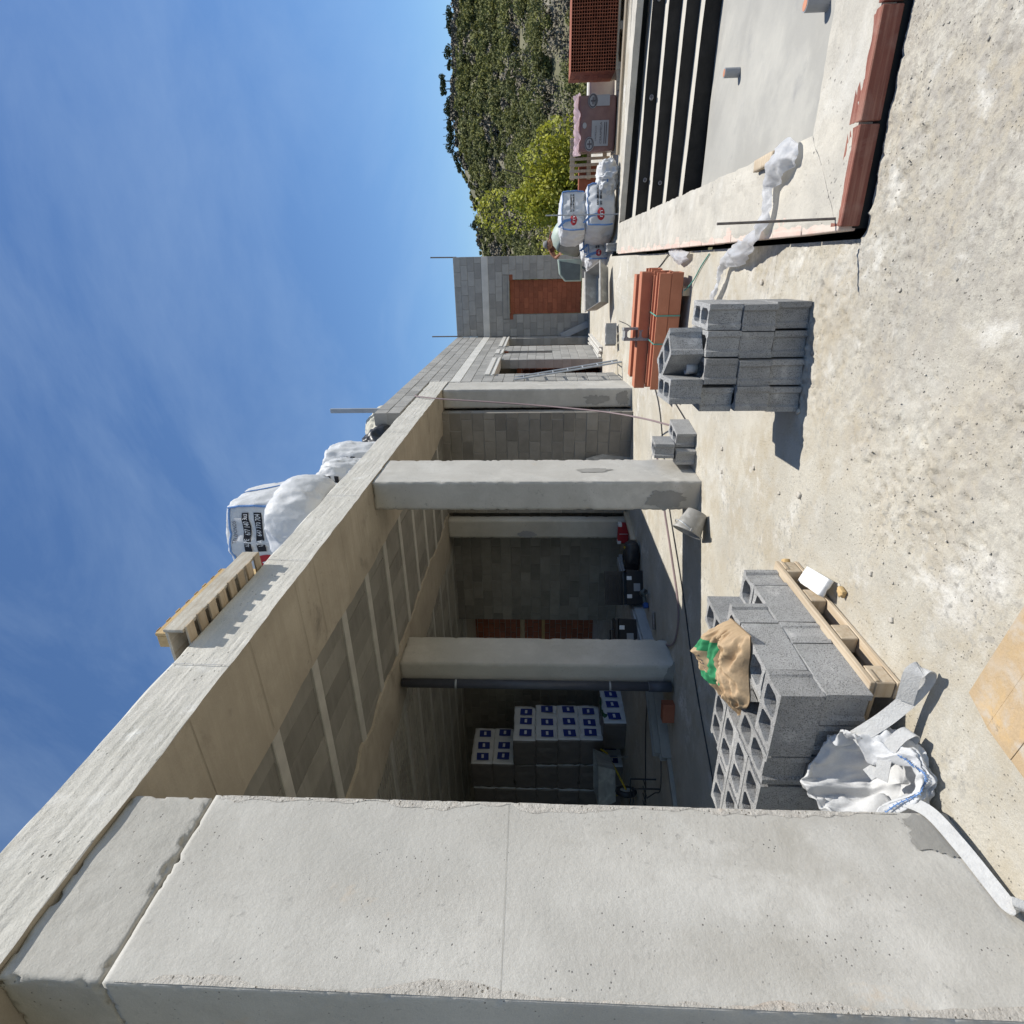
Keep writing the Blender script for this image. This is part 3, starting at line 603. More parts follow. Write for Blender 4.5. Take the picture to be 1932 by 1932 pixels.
# ================================================================== hollow concrete blocks
def hollow_block(l, w, h, m='block', wt=.028, groove=.012):
    bm = bmesh.new(); g = groove
    out = [(-l/2,-w/2),(l/2,-w/2),(l/2,-w/2+.030),(l/2-g,-w/2+.042),(l/2-g,w/2-.042),(l/2,w/2-.030),(l/2,w/2),(-l/2,w/2),(-l/2,w/2-.030),(-l/2+g,w/2-.042),(-l/2+g,-w/2+.042),(-l/2,-w/2+.030)]
    hl = (l-2*g-3*wt)/2; loops = [out]
    for s in (-1, 1):
        cx = s*(hl/2+wt/2); a, b, r = hl/2, w/2-wt, .022
        loops.append([(cx-a+r,-b),(cx+a-r,-b),(cx+a,-b+r),(cx+a,b-r),(cx+a-r,b),(cx-a+r,b),(cx-a,b-r),(cx-a,-b+r)])
    for zi, z in ((0, -h/2), (1, h/2)):
        es = []; vs_all = []
        for lp in loops:
            vs = [bm.verts.new((x, y, z)) for x, y in lp]; vs_all.append(vs); es += [bm.edges.new((vs[i], vs[(i+1) % len(vs)])) for i in range(len(vs))]
        bmesh.ops.triangle_fill(bm, use_beauty=True, edges=es)
        if zi == 0: lowv = vs_all
        else:
            for lo, hi in zip(lowv, vs_all):
                for i in range(len(lo)):
                    j = (i+1) % len(lo); bm.faces.new((lo[i], lo[j], hi[j], hi[i]))
    bmesh.ops.recalc_face_normals(bm, faces=bm.faces); me = bpy.data.meshes.new('concrete_block'); bm.to_mesh(me); bm.free(); me.materials.append(MAT[m]); return me
def variants(me, k=5):
    out = []
    for q in range(k):
        m2 = me.copy(); r = random.Random(900+q+len(out)*7)
        for v in m2.vertices:
            if r.random() < .55: v.co.x -= math.copysign(r.random()**2*.007, v.co.x); v.co.z -= math.copysign(r.random()**2*.006, v.co.z)
            v.co.y += r.uniform(-.0012,.0012)
        out.append(m2)
    return out
HB = hollow_block(.364, .178, .198); HM = hollow_block(.385, .150, .197); HS = hollow_block(.385, .185, .197)
VAR = {id(HB): variants(HB), id(HM): variants(HM), id(HS): variants(HS)}
def put_block(me, x, y, z, rz, label, group, tilt=(0,0), name='hollow_block'):
    o = link(name, random.choice(VAR[id(me)])); o.location = (x, y, z); o.rotation_euler = (tilt[0], tilt[1], rz); return tag(o, label, 'block', group)
H90 = math.pi/2
# --- pallet of blocks beside the big column
ptop = .138
LAB_P, GR_P = 'hollow grey concrete block stacked on the wooden pallet under the cement sack', 'blocks on the wooden pallet'
zb, zt2 = ptop+.0995, ptop+.2985
CNT = {}
def pb(x, y, z, along_x):
    lay = 'upper' if z > .3 else 'bottom'; row = 'sunlit side' if x > .05 else ('middle row' if x > -.25 else ('inner row' if x > -.6 else 'innermost row')); CNT[lay,row] = CNT.get((lay,row), 0)+1
    nth = ('first','second','third','fourth','fifth','sixth')[CNT[lay,row]-1]
    put_block(HB, x+random.uniform(-.003,.003), y+random.uniform(-.003,.003), z, (0 if along_x else H90)+random.uniform(-.012,.012), '%s hollow block from the column, %s layer of the pallet, %s' % (nth, lay, row), GR_P)
for y0, ax in ((2.00,0),(2.37,1),(2.555,0),(2.925,1)):
    if ax: pb(.07, y0+.091, zb, 1)
    else: pb(.163, y0+.183, zb, 0)
pb(-.022, 2.183, zb, 0); pb(-.022, 2.738, zb, 0)
for i in range(6): pb(-.31 if i not in (2,5) else -.315, 2.094+.184*i, zb, 1) 
for i in range(5): pb(-.682, 2.094+.184*i, zb, 1)
# upper layer: leaves a hollow where the cement sack lies
pb(.062, 2.082, zt2, 1); pb(-.215, 2.178, zt2, 0)
pb(.158, 2.360, zt2, 0); pb(.062, 2.642, zt2, 1); pb(-.035, 2.925, zt2, 0)
for i in range(4): pb(-.502, 2.084+.184*i, zt2, 1)
for i in range(3): pb(-.875+.005*i, 2.09+.184*i, zt2, 1)
# --- pallet
t = thing('wooden_pallet', 'rough wooden pallet carrying the hollow blocks beside the big column', 'pallet', (-.25,2.59,0))
deck = MB().box(-.045,.045,-.555,.555,-.011,.011).mesh('deck_board', 'wood_y', bevel=.003)
for x in (.495,.30,.10,-.10,-.30,-.50): o = link('deck_board', deck, t); o.location = (x, random.uniform(-.004,.004), .127); o.rotation_euler = (0,0,random.uniform(-.004,.004))
low = MB().box(-.045,.045,-.555,.555,-.010,.010).mesh('bottom_board', 'wood_y', bevel=.003)
for x in (.495,0,-.50): o = link('bottom_board', low, t); o.location = (x, 0, .0135)
spb = MB().box(-.043,.043,-.06,.06,-.042,.042).mesh('spacer_block', 'wood', bevel=.004)
for x in (.495,0,-.50):
    for y in (-.49,-.17,.17,.49): o = link('spacer_block', spb, t); o.location = (x, y, .0685)
stg = MB().box(-.545,.545,-.045,.045,-.010,.010).mesh('cross_board', 'wood', bevel=.003)
for y in (-.50,.50): o = link('cross_board', stg, t); o.location = (0, y, .1045)
# --- stack of blocks in the sun in the middle of the yard
LAB_M, GR_M = 'hollow grey concrete block in the free-standing stack beside the terracotta lintels', 'blocks stacked in the middle of the yard'
for r, cols in enumerate((((1.70,3.60,.02),(1.54,3.575,.0),(1.378,3.545,.0),(1.215,3.525,.0)), ((1.695,3.575,-.01),(1.536,3.565,.01),(1.38,3.525,-.02),(1.222,3.505,.02)), ((1.70,3.585,.0),(1.545,3.56,.015),(1.388,3.535,.0),(1.215,3.565,-.02)))):
    for c, (x, y, a) in enumerate(cols):
        put_block(HM, x, y+.19, .101+.1985*r, H90+a, 'hollow block in the %s course of the free-standing stack, %s' % (('bottom','middle','top')[r], ('pool end','second from the pool end','second from the house end','house end')[c]), GR_M)
put_block(HS, 1.44, 3.80, .101+.1985*3+.002, H90+R_(38), 'hollow block set skew on top of the free-standing stack', None)
put_block(HM, 1.255, 3.72, .101+.1985*3+.002, H90+R_(4), 'hollow block lying square on the top of the free-standing stack, at its left end', None)
mb = MB(); mb.lathe([(.0,0),(.035,0),(.04,.07),(.035,.072),(.03,.02),(0,.02)], 18); o = mb.obj('white_cup', 'bagwhite', smooth=True); o.location = (1.38,3.72,.60); tag(o, 'white plastic cup lying behind the top blocks of the free-standing stack', 'cup')
# --- three blocks against the second column
LAB_C = 'hollow block of the little pile at the foot of the second column'
put_block(HM, .165, 5.80, .101, R_(90-8), 'lower hollow block touching the second column in the little pile', 'blocks at the foot of the second column'); put_block(HM, .335, 5.86, .101, R_(90-8), 'lower hollow block on the yard side of the little pile at the second column', 'blocks at the foot of the second column')
put_block(HM, .20, 5.80, .303, R_(90+4), 'hollow block lying askew on the little pile at the second column', None, (0, .10))
# --- block by itself in the far yard
put_block(HM, .74, 11.15, .27, R_(20), 'single hollow block standing alone in the yard near the mortar trough', None)

# ================================================================== empty white big bag with straps, next to the column
def fold_noise(P, sc, s): return 1-2*np.abs(fbm(P, sc, 3, s))
bag = thing('empty_big_bag', 'crumpled empty white woven sack with lifting straps between column and pallet', 'sack', (-.075,1.80,0))
nu, nv = 150, 90; U, T = np.meshgrid(np.linspace(0,2*math.pi,nu,endpoint=False), np.linspace(0,1,nv), indexing='ij')
cu, su = np.cos(U), np.sin(U); cq, sq = np.sign(cu)*np.abs(cu)**.72, np.sign(su)*np.abs(su)**.72
rimh = .24+.10*np.clip(su,-.3,1)-.05*cu-.10*np.clip(-su,0,1)*np.clip(cu+.3,0,1)+.03*np.sin(3*U+.6)
prof_r = np.interp(T, [0,.10,.25,.45,.58,.64,.72,.9,1.], [.01,.72,.98,1.04,.94,.86,.80,.62,.01])
prof_z = np.interp(T, [0,.10,.25,.45,.58,.64,.72,.9,1.], [.012,.012,.22,.62,.95,1.0,.9,.25,.16])
Xb = .205*prof_r*cq; Yb = .15*prof_r*sq + .02; Zb = prof_z*rimh
Pn = np.stack([cu*prof_r*.9, su*prof_r*.9, T*2.], -1).reshape(-1,3)
amp = (np.clip(T,0,.12)/.12*np.clip(1-T,0,.1)/.1)
d1 = (fold_noise(Pn, 2.3, 101).reshape(U.shape)-.35)*.070*amp; d2 = (fold_noise(Pn, 4.2, 105).reshape(U.shape)-.4)*.016*amp
Xb = Xb + cu*(d1+d2); Yb = Yb + su*(d1*.6+d2*.6); Zb = np.maximum(Zb + .035*fbm(Pn, 2.6, 3, 111).reshape(U.shape)*amp, .006)
Gb = np.stack([Xb,Yb,Zb], -1); Gb = np.concatenate([Gb, Gb[:1]], 0)
MB().grid(Gb).obj('sack_body', 'bagwhite', bag, smooth=True)
def stitch(path, name='blue_stitching', r=.0035):
    P = spline(path, 5); mb = MB(); mb.tube(P, r, 5)
    for i in range(1, len(P)-1, 2):
        d = (P[i+1]-P[i-1]).normalized(); s_ = d.cross(Vector((0,-.4,1))).normalized(); mb.tube([P[i]-s_*.007, P[i]+s_*.007], r*.8, 4)
    mb.obj(name, 'bluethread', bag)
jr = int(.585*nv)
stitch([tuple(Gb[int(a/360*nu), jr]+np.array([.004,-.005,.002])) for a in np.linspace(255, 352, 14)], 'blue_stitching', .0022)
def strap(pts, wd, w, name='strap', tp=1.):
    P = spline(pts, 8); n = len(P); W_ = [Vector(wd[0])*(1-i/(n-1))+Vector(wd[1])*(i/(n-1)) for i in range(n)]
    MB().ribbon(P, W_, [w*float(np.interp(i/(n-1), [0,.5,.62,1], [1,1,tp,tp])) for i in range(n)], .0045).obj(name, 'strap', bag, smooth=False)
strap([(.17,.10,.24),(.28,.10,.14),(.40,.09,.075),(.50,.08,.045),(.56,.07,.05),(.585,.065,.08),(.555,.07,.105),(.48,.075,.10),(.40,.085,.09)], [(0,.75,.66),(0,.64,.77)], .062)
strap([(.06,.01,.20),(.13,.02,.13),(.21,.03,.075),(.27,.025,.055),(.295,.02,.08),(.265,.02,.115),(.18,.01,.15),(.08,-.03,.17)], [(0,1,.5),(0,1,.7)], .05)
strap([(.07,-.12,.13),(.105,-.20,.085),(.108,-.34,.06),(.102,-.47,.045),(.105,-.545,.04),(.125,-.575,.03),(.15,-.555,.02)], [(-.63,.1,.77),(-.45,.0,.9)], .05)

# ================================================================== cement sack on the blocks
t = thing('cement_sack', 'half-empty brown paper cement sack with green print slumped on the pallet blocks', 'sack', (0,0,ptop+.4))
A_, B_ = Vector((-.955,-.297,0)), Vector((.297,-.955,0)); SC = Vector((-.005,2.46,.004))
def sack_xyz(p, q, top=True):
    p = np.asarray(p, float); q = np.asarray(q, float)
    env = np.clip(1-np.abs(q)**3,0,1)**.6*np.clip(1-np.abs(p)**5,0,1)**.6; f = 1-.72*sstep(.0,.95,p)
    th = .105*env*f + .035*np.exp(-((q-.55)/.35)**2-((p+.35)/.5)**2)*env + .135*np.exp(-((q+.78)/.40)**2-((p+.15)/.6)**2)*env**.5
    th = th - .115*np.exp(-((q-.06-.12*p)/.11)**2)*sstep(-.75,-.35,p)*(1-.6*sstep(.3,.9,p))*env
    P2 = np.stack([p*2, q*2, 0*p], -1).reshape(-1,3); th = th + ((fold_noise(P2*np.array([.7,1.6,1]), 1.7, 201)-.45).reshape(p.shape)*.040 + fbm(P2, 4.5, 3, 207).reshape(p.shape)*.014)*np.clip(env*1.6,0,1)
    w = .18*(1-.52*sstep(.25,1.0,p))*(1-.16*sstep(-.5,-1,p)); l = .25*p - .05*sstep(.5,1,p)*q; wq = w*q+.03*np.sin(p*5)*.5
    x = SC.x+A_.x*l+B_.x*wq; y = SC.y+A_.y*l+B_.y*wq; lift = .05*sstep(.2,-.8,p)*0
    z = SC.z + (np.maximum(th,.006) if top else .0*th) - .05*sstep(.6,1.,p)
    return np.stack([x,y,z],-1)
pp, qq = np.meshgrid(np.linspace(-1,1,90), np.linspace(-1,1,80), indexing='ij'); G1 = sack_xyz(pp,qq); G0 = sack_xyz(pp,qq,False)
Pc = (pp[:-1,:-1]+pp[1:,1:])/2; Qc = (qq[:-1,:-1]+qq[1:,1:])/2
green = ((Pc>-.55)&(Pc<.42)&(Qc>-.86)&(Qc<-.14)&~((Pc>-.30)&(Pc<.16)&(Qc<-.38))) | ((Pc>-.12)&(Pc<.16)&(Qc>.20)&(Qc<.46))
i, j = np.meshgrid(np.arange(89), np.arange(79), indexing='ij'); qi = (i*80+j).ravel(); Fs = np.stack([qi,qi+80,qi+81,qi+1],-1)
Vs = np.concatenate([G1.reshape(-1,3), G0.reshape(-1,3)]); Fs = np.concatenate([Fs, Fs[:,::-1]+7200]); mi = np.concatenate([green.ravel().astype(int), np.zeros(89*79,int)])
link('paper_body', npmesh('paper_body', Vs, Fs, ['kraft','inkgreen'], True, mi), t)
def sack_fn(p0, q0, up_=(0,1)):
    def f(x, y):   # text runs along the sack length
        v = sack_xyz(np.array([p0-x*3.0]), np.array([q0+y*4.0]))[0]; return (v[0], v[1], v[2]+.004)
    return f
print_text('print', 'II 52.5', .045, sack_fn(.12,-.62), 'inkdark', t); print_text('print', '25', .04, sack_fn(.10,.26), 'inkwhite', t); print_text('print', 'E', .06, sack_fn(.74,-.62), 'inkblue', t)

# ================================================================== loose things in the foreground
o = rough_box('foam_slab', (-.052,.052,-.155,.155,-.018,.018), .012, 'foam', .002, .006, .02, 5); o.location = (.285,2.845,.155); o.rotation_euler = (R_(-6), R_(28), R_(14)); tag(o, 'white foam offcut leaning on the side of the block pallet', 'foam')
o.location = (.335,2.83,.045)
for (x, y, s_, lab) in ((.215,3.26,.028,'small yellow wood chip lying off the far end of the block pallet'), (.40,2.61,.026,'small yellow wood chip lying on the slab below the foam offcut')):
    o = rough_box('wood_chip', (-s_,s_,-s_*.8,s_*.8,0,s_*1.2), .008, 'yellowform', .004, .012, .02, int(x*100)); o.location = (x,y,.002); o.rotation_euler = (.1,.05,random.random()*3); tag(o, lab, 'chip')
CR = random.Random(77)
for k in range(26):
    x, y = CR.uniform(.1,3.6), CR.uniform(1.5,3.0) if k < 15 else CR.uniform(3.2,6.5)
    if x > 1.95 and y > 3.1: x = CR.uniform(.3,1.0)
    q = CR.uniform(.006,.016); o = rough_box('mortar_crumb', (-q,q*1.3,-q,q,0,q*1.1), q*.6, 'pebble', q*.25, q*.5, q*.8, 40+k); o.location = (x, y, float(ground_z(np.array([x]),np.array([y]))[0])-.002); o.rotation_euler = (0,0,CR.random()*6)
    tag(o, 'small grey mortar crumb lying loose on the slab', 'crumb', 'mortar crumbs on the slab')
# formwork panel lying on the slab
t = thing('formwork_panel', 'worn yellow-brown plywood formwork panel lying flat on the slab', 'panel', (.515,1.70,.006), R_(0))
d1, d2 = Vector((.27,-.045,0)), Vector((-.06,-.29,0)); d1 = d1.normalized()*.95; d2 = d2.normalized()*.62
def pq(a, b, z): return (d1.x*a+d2.x*b, d1.y*a+d2.y*b, z)
for i in range(5):
    b0, b1 = i/5+.001, (i+1)/5-.001
    mb = MB(); A = [(0 if i else .03,b0),(1,b0),(1,b1),(0,b1)]; zz = .021+random.uniform(-.001,.001)
    mb.add([pq(a,b,.0) for a,b in A]+[pq(a,b,zz) for a,b in A], [(3,2,1,0),(4,5,6,7),(0,1,5,4),(1,2,6,5),(2,3,7,6),(3,0,4,7)]); mb.obj('plank', 'ply', t, bevel=.0008)
# ================================================================== plastic sheeting from the pool rim
def sheet(name, label, pts, ws, seed, amp=.03, n=7, m='film', loc=(0,0,0)):
    P = spline(pts, n); N_ = len(P); G = []
    for i, p in enumerate(P):
        s_ = i/(N_-1); tn = (P[min(i+1,N_-1)]-P[max(i-1,0)]).normalized(); sd_ = tn.cross(Vector((0,0,1))); sd_ = sd_.normalized() if sd_.length > .01 else Vector((1,0,0)); w = float(np.interp(s_, np.linspace(0,1,len(ws)), ws)); row = []
        for k in range(19):
            a = -1+2*k/18; row.append(np.array(p+sd_*w*a*.5+Vector((0,0,1))*w*.30*(1-a*a)))
        G.append(row)
    G = np.array(G); Q = G.reshape(-1,3); d = (fold_noise(Q, 12, seed)-.4)*amp + fbm(Q, 30, 2, seed+3)*amp*.35
    G[...,2] += d.reshape(G.shape[:2]); gz = G[...,2]; 
    o = MB().grid(G).obj(name, m, smooth=True); return tag(o, label, 'plastic sheet')
sheet('plastic_sheet', 'long twisted strip of white plastic sheet running from the pool rim to the block stack', [(1.62,5.60,.03),(1.74,5.43,.04),(1.85,5.32,.05),(1.98,5.22,.06),(2.04,4.95,.06),(2.10,4.60,.08),(2.20,4.18,.15),(2.32,4.10,.15),(2.44,4.12,.15),(2.52,4.02,.16),(2.56,3.88,.16),(2.52,3.78,.14)], [.05,.10,.09,.08,.14,.22,.12,.10,.09,.14,.22,.17,.05], 301, .035)
sheet('plastic_sheet', 'small crumpled scrap of white plastic sheet by the pool trench', [(2.11,7.5,.03),(2.07,7.2,.04),(2.04,6.9,.04),(2.05,6.57,.03)], [.05,.12,.16,.06], 321, .035)
o = rough_box('wood_offcut', (-.035,.035,-.16,.16,0,.03), .02, 'wood', .001, .004, .02, 9); o.location = (2.585,4.32,ZR+.014); o.rotation_euler = (0,0,R_(2)); tag(o, 'short wooden offcut on the pool rim by the plastic sheet', 'wood')
o = MB().tube([(2.192,3.246,ZR-.05),(2.186,3.25,.40),(2.181,3.246,.705)], .0065, 8).obj('steel_rod', 'rebar'); tag(o, 'thin steel rod standing upright on the corner of the pool rim', 'rod')
o = MB().tube([(2.84,12.42,.02),(2.85,12.42,1.5)], .012, 8).obj('steel_rod', 'galv'); tag(o, 'grey steel rod standing in front of the stacked big bags', 'rod')

# ================================================================== terracotta lintels bundle
t = thing('lintel_bundle', 'strapped bundle of orange terracotta lintel beams on wooden bearers', 'lintels', (1.30,7.05,0), R_(-2.5))
prof = MB().box(-.66,.66,-.085,.085,-.085,.085); lm = None
def lintel_mesh(L_):
    mb = MB(); w, h, t_ = .085, .062, .022
    for a in ((-w,-w+t_,-h,h),(w-t_,w,-h,h),(-w+t_,w-t_,-h,-h+t_)): mb.box(-L_/2,L_/2,a[0],a[1],a[2],a[3])
    return mb.mesh('lintel', 'terracotta', bevel=.003)
LMs = [lintel_mesh(1.24), lintel_mesh(1.20), lintel_mesh(1.30)]
r = random.Random(4)
for row in range(2):
    for c in range(5):
        L_ = LMs[r.randrange(3)]
        o = link('lintel', L_, t); o.location = (r.uniform(-.02,.03)-.015*c, -.42+.176*c+r.uniform(-.004,.004), .145+.128*row); o.rotation_euler = (0,0,r.uniform(-.006,.006))
for c in (2,4):
    o = link('lintel', LMs[c % 3], t); o.location = (-.05, -.44+.19*c, .145+.128*2); o.rotation_euler = (math.pi,0,.01)
for x in (-.42,.42): MB().box(x-.04,x+.04,-.52,.40,.0,.080).obj('bearer', 'wood', t, bevel=.004)
for x in (.18,-.12):
    pts = [(x,-.512,.082),(x,-.512,.34),(x,.40,.345)] ; MB().ribbon(pts, [(1,0,0)]*3, .014, .003).obj('strapping', 'strapgreen', t)
o = put_block(HM, 1.225, 7.03, .445, R_(8), 'lone hollow block standing on end on the terracotta lintels', None, (0, 0)); o.rotation_euler = (0, H90, R_(95)); o.location = (1.22,7.0,.432)
o = MB().tube(spline([(1.60,6.62,.30),(1.68,6.55,.10),(1.80,6.4,.02),(1.95,6.15,.012),(2.06,5.9,.012)], 6), .006, 6).obj('green_strap', 'strapgreen'); tag(o, 'loose green packing strap trailing from the terracotta lintels', 'strap')
# ================================================================== bucket, trough, cables, hose
t = thing('bucket', 'mortar-stained grey plastic bucket tipped over by the second column', 'bucket', (-.16,5.10,.13), R_(20)); t.rotation_euler = (R_(62), R_(0), R_(-62))
mb = MB(); mb.lathe([(.0,0),(.095,0),(.135,.20),(.146,.205),(.146,.222),(.137,.222),(.128,.19),(.088,.012),(0,.012)], 28); mb.obj('pail', 'bucketgrey', t, smooth=True)
mb = MB(); mb.tube([(.148*math.cos(a), .148*math.sin(a), .205-.05*math.sin(a)) for a in [math.pi*k/14 for k in range(15)]], .004, 6); mb.obj('handle', 'galv', t)
for s_ in (-1,1): MB().box(s_*.15-.012, s_*.15+.012, -.014,.014,.185,.22).obj('lug', 'bucketgrey', t, bevel=.003)
t.location = (-.215,5.03,.088)
def open_box(mb, x0,x1,y0,y1,z0,z1,th,fl=0.):
    # tapered open trough
    def ring(z, ins, f): return [(x0+ins-f,y0+ins-f,z),(x1-ins+f,y0+ins-f,z),(x1-ins+f,y1-ins+f,z),(x0+ins-f,y1-ins+f,z)]
    R1, R2, R3, R4 = ring(z0,0,0), ring(z1,0,fl), ring(z1,th,fl), ring(z0+th,th,0); V = R1+R2+R3+R4; F = [(3,2,1,0),(12,13,14,15)]
    for k in range(3): F += [(k*4+i, k*4+(i+1)%4, k*4+4+(i+1)%4, k*4+4+i) for i in range(4)]
    return mb.add(V, F)
t = thing('mortar_trough', 'grey mortar trough lying propped in the yard in front of the mixer', 'trough', (1.52,12.35,.24), R_(28)); t.rotation_euler = (R_(30),0,R_(28))
open_box(MB(), -.36,.36,-.20,.20,0,.24,.012,.05).obj('tub', 'bucketgrey', t, bevel=.004); mb = MB(); mb.box(-.415,.415,-.255,.255,.236,.252); 
for s_ in (-1,1): MB().box(-.42,.42,s_*.255-.02,s_*.255+.02,.225,.25).obj('rim', 'bucketgrey', t, bevel=.004)
t.location = (1.50,12.15,.36)
def cord(name, label, pts, r, m, cat='cable', n=10): return tag(MB().tube(spline(pts, n), r, 6).obj(name, m), label, cat)
cord('hose', 'reddish grey hose hanging from the roof edge down to the blocks at the second column', [(.03,9.3,3.69),(.04,9.15,3.62),(.05,8.9,3.2),(.07,8.6,2.5),(.09,8.2,1.6),(.14,7.6,.75),(.20,7.0,.32),(.27,6.4,.10),(.32,6.15,.04)], .011, 'hose', 'hose')
cord('hose', 'reddish hose lying across the sunlit floor inside the open bay', [(-.25,7.6,.012),(-.60,7.2,.012),(-.92,6.68,.012),(-1.3,6.05,.012),(-1.65,5.55,.012),(-2.0,5.5,.012),(-2.3,5.7,.012),(-2.6,6.2,.012)], .012, 'hose', 'hose')
cord('cable', 'thin dark cable lying along the floor of the open bays', [(.55,8.5,.01),(.25,7.6,.01),(-.30,7.0,.008),(-.81,6.42,.008),(-1.38,5.47,.008),(-1.84,4.85,.008),(-2.2,4.2,.008),(-2.6,3.3,.008),(-2.9,2.2,.008)], .007, 'cableblack')
cord('cable', 'thin cable crossing the yard from the second column to the facade', [(.40,6.05,.012),(.52,7.2,.012),(.60,8.4,.012),(.95,10.0,.05),(1.0,11.0,.15)], .006, 'cableblack')
cord('cable', 'thin cable from the lintels to the pool trench', [(1.85,8.7,.01),(1.95,8.2,.012),(2.06,7.8,.012),(2.1,7.5,.03)], .006, 'cableblack')

# ================================================================== ladder, lintel pieces, rods and plank by the facade
t = thing('ladder', 'steel rung ladder leaning on the facade beside the last column', 'ladder', (0,0,0))
A0, A1 = Vector((.62,10.92,.12)), Vector((.02,10.98,2.12)); off = Vector((-.07,.34,0))
A0, A1 = Vector((.30,10.72,.10)), Vector((.015,10.62,2.10)); off = Vector((-.02,.36,0))
for k in range(2):
    mb = MB(); mb.tube([A0+off*k, A1+off*k], .019, 6); mb.obj('stile', 'galv', t)
for k in range(7):
    q = A0.lerp(A1, .07+.14*k); MB().tube([q, q+off], .012, 6).obj('rung', 'galv', t)
t = thing('lintel_stack', 'pair of pale precast lintels lying along the foot of the facade', 'lintels', (.10,14.6,.20), R_(91))
for k in range(2):
    mb = MB(); mb.box(-1.5,1.5,-.06,.06,0,.03); mb.box(-1.5,1.5,-.06,-.03,.03,.09); mb.box(-1.5,1.5,.03,.06,.03,.09); o = mb.obj('lintel', 'white_precast', t, bevel=.003); o.location = (.1*k, -.07+.14*k, .10*k*0)
o = MB().box(-.09,.09,-.02,.02,0,.85).obj('plank', 'galv', bevel=.003); o.location = (.34,17.36,.20); o.rotation_euler = (0,R_(-24),0); tag(o, 'grey plank leaning in the shaded corner of the end wall', 'plank')
o = MB().tube([(2.19,17.55,4.0),(2.2,17.55,4.75)], .018, 8).obj('steel_rod', 'rebar'); tag(o, 'thin steel rod standing up at the free end of the end wall', 'rod')
o = MB().tube([(.03,17.45,4.0),(.035,17.45,4.85)], .018, 8).obj('steel_rod', 'rebar'); tag(o, 'thin steel rod standing up at the inside corner of the walls', 'rod')
o = MB().box(-.035,.035,-.022,.022,0,1.25).obj('steel_post', 'galv', bevel=.004); o.location = (-.06,8.62,3.66); tag(o, 'grey steel post standing on the roof edge', 'post')

# ================================================================== things on the roof
t = thing('timber_form', 'mortar-stained timber form with slats overhanging the roof edge', 'formwork', (.0,3.15,3.67))
mb = MB(); mb.box(.085,.105,-.53,.44,.012,.135); mb.obj('side_board', 'wood_stained', t, bevel=.003); MB().box(-.16,-.14,-.53,.44,.012,.13).obj('side_board', 'wood_stained', t, bevel=.003); MB().box(-.139,.084,-.528,.438,.110,.128).obj('top_board', 'wood_stained', t, bevel=.003)
for k in range(8): MB().box(-.16,.112+random.uniform(0,.012),-.515+.122*k,-.44+.122*k,-.004,.0105).obj('slat', 'wood', t, bevel=.002)
t = thing('formwork_panel', 'weathered yellow formwork panel standing on the roof edge behind the stained form', 'panel', (-.17,3.42,3.665))
MB().box(-.012,.012,-.48,.38,.10,.47).obj('face_board', 'yellowform', t, bevel=.003); MB().box(-.10,-.014,-.478,-.455,.003,.465).obj('end_post', 'yellowform', t, bevel=.003); MB().box(-.10,-.014,.35,.37,.003,.465).obj('end_post', 'yellowform', t, bevel=.003)
for k in range(8): MB().box(-.02,.016,-.46+.112*k,-.41+.112*k,.4702,.4735+.003*(k%3)).obj('batten', 'yellowform', t, bevel=.002)
def soft(c, h, bulge=.12, wr=.02, seed=0, rz=0., lean=(0,0), pinch=.1, sc=2.2):
    c = np.array(c, float); h = np.array(h, float); ca, sa = math.cos(rz), math.sin(rz)
    def f(V):
        V = np.atleast_2d(np.asarray(V, float)); V2 = V*V; P = V*h; oth = np.stack([(1-V2[:,1])*(1-V2[:,2]), (1-V2[:,0])*(1-V2[:,2]), (1-V2[:,0])*(1-V2[:,1])], 1)
        P = P + np.sign(V)*np.abs(V)**3*bulge*oth*np.array([1,1,.6])
        cn_ = np.clip(V2.sum(1)-1, 0, 2)/2; P = P*(1-pinch*cn_**1.5)[:,None]
        P[:,0] += lean[0]*(V[:,2]+1); P[:,1] += lean[1]*(V[:,2]+1)
        nrm = V/np.maximum(np.linalg.norm(V,axis=1,keepdims=True),1e-6)
        w = (fold_noise(P*np.array([1,1,.45])+seed, sc/max(h)*.9, seed)-.35)*wr + fbm(P+seed, 9, 3, seed+7)*wr*.35
        P = P + nrm*w[:,None]; X_ = P[:,0]*ca-P[:,1]*sa; Y_ = P[:,0]*sa+P[:,1]*ca
        return np.stack([X_,Y_,P[:,2]],1)+c*0
    return f
def soft_bag(name, label, loc, h, seed, rz=0., n=26, m='bagwhite', group=None, cat='big bag', **k):
    t = thing(name, label, cat, loc, 0, group); f0 = soft((0,0,0), h, seed=seed, rz=rz, **k); V, F, A = cube_grid(n, n, n); P = f0(V); zmin = P[:,2].min(); P[:,2] -= zmin
    link('sack_body', npmesh('sack_body', P, F, m, smooth=True), t)
    def face(ax, sg, off=.008):
        def fn(a, b):   # a to the right, b up, in half-size units of the face seen from outside
            v = [0,0,0]; v[ax] = sg; u = 1-ax if ax < 2 else 0; rgt_ = a*(-sg if ax == 1 else sg); v[u] = rgt_ if ax == 0 else -(-a) if (ax == 1 and sg < 0) else -a; v[2] = b
            p = f0([v])[0]; nn = np.array([0.,0.,0.]); nn[ax] = sg; c_, s_ = math.cos(rz), math.sin(rz); nn = np.array([nn[0]*c_-nn[1]*s_, nn[0]*s_+nn[1]*c_, nn[2]])
            p[2] -= zmin; return tuple(p+nn*off)
        return fn
    return t, face
def seam(t, fn, a, b0=-.95, b1=.97, r=.012, m='bluethread', name='blue_seam'):
    MB().tube([fn(a, b0+(b1-b0)*k/14) for k in range(15)], r, 6).obj(name, m, t)
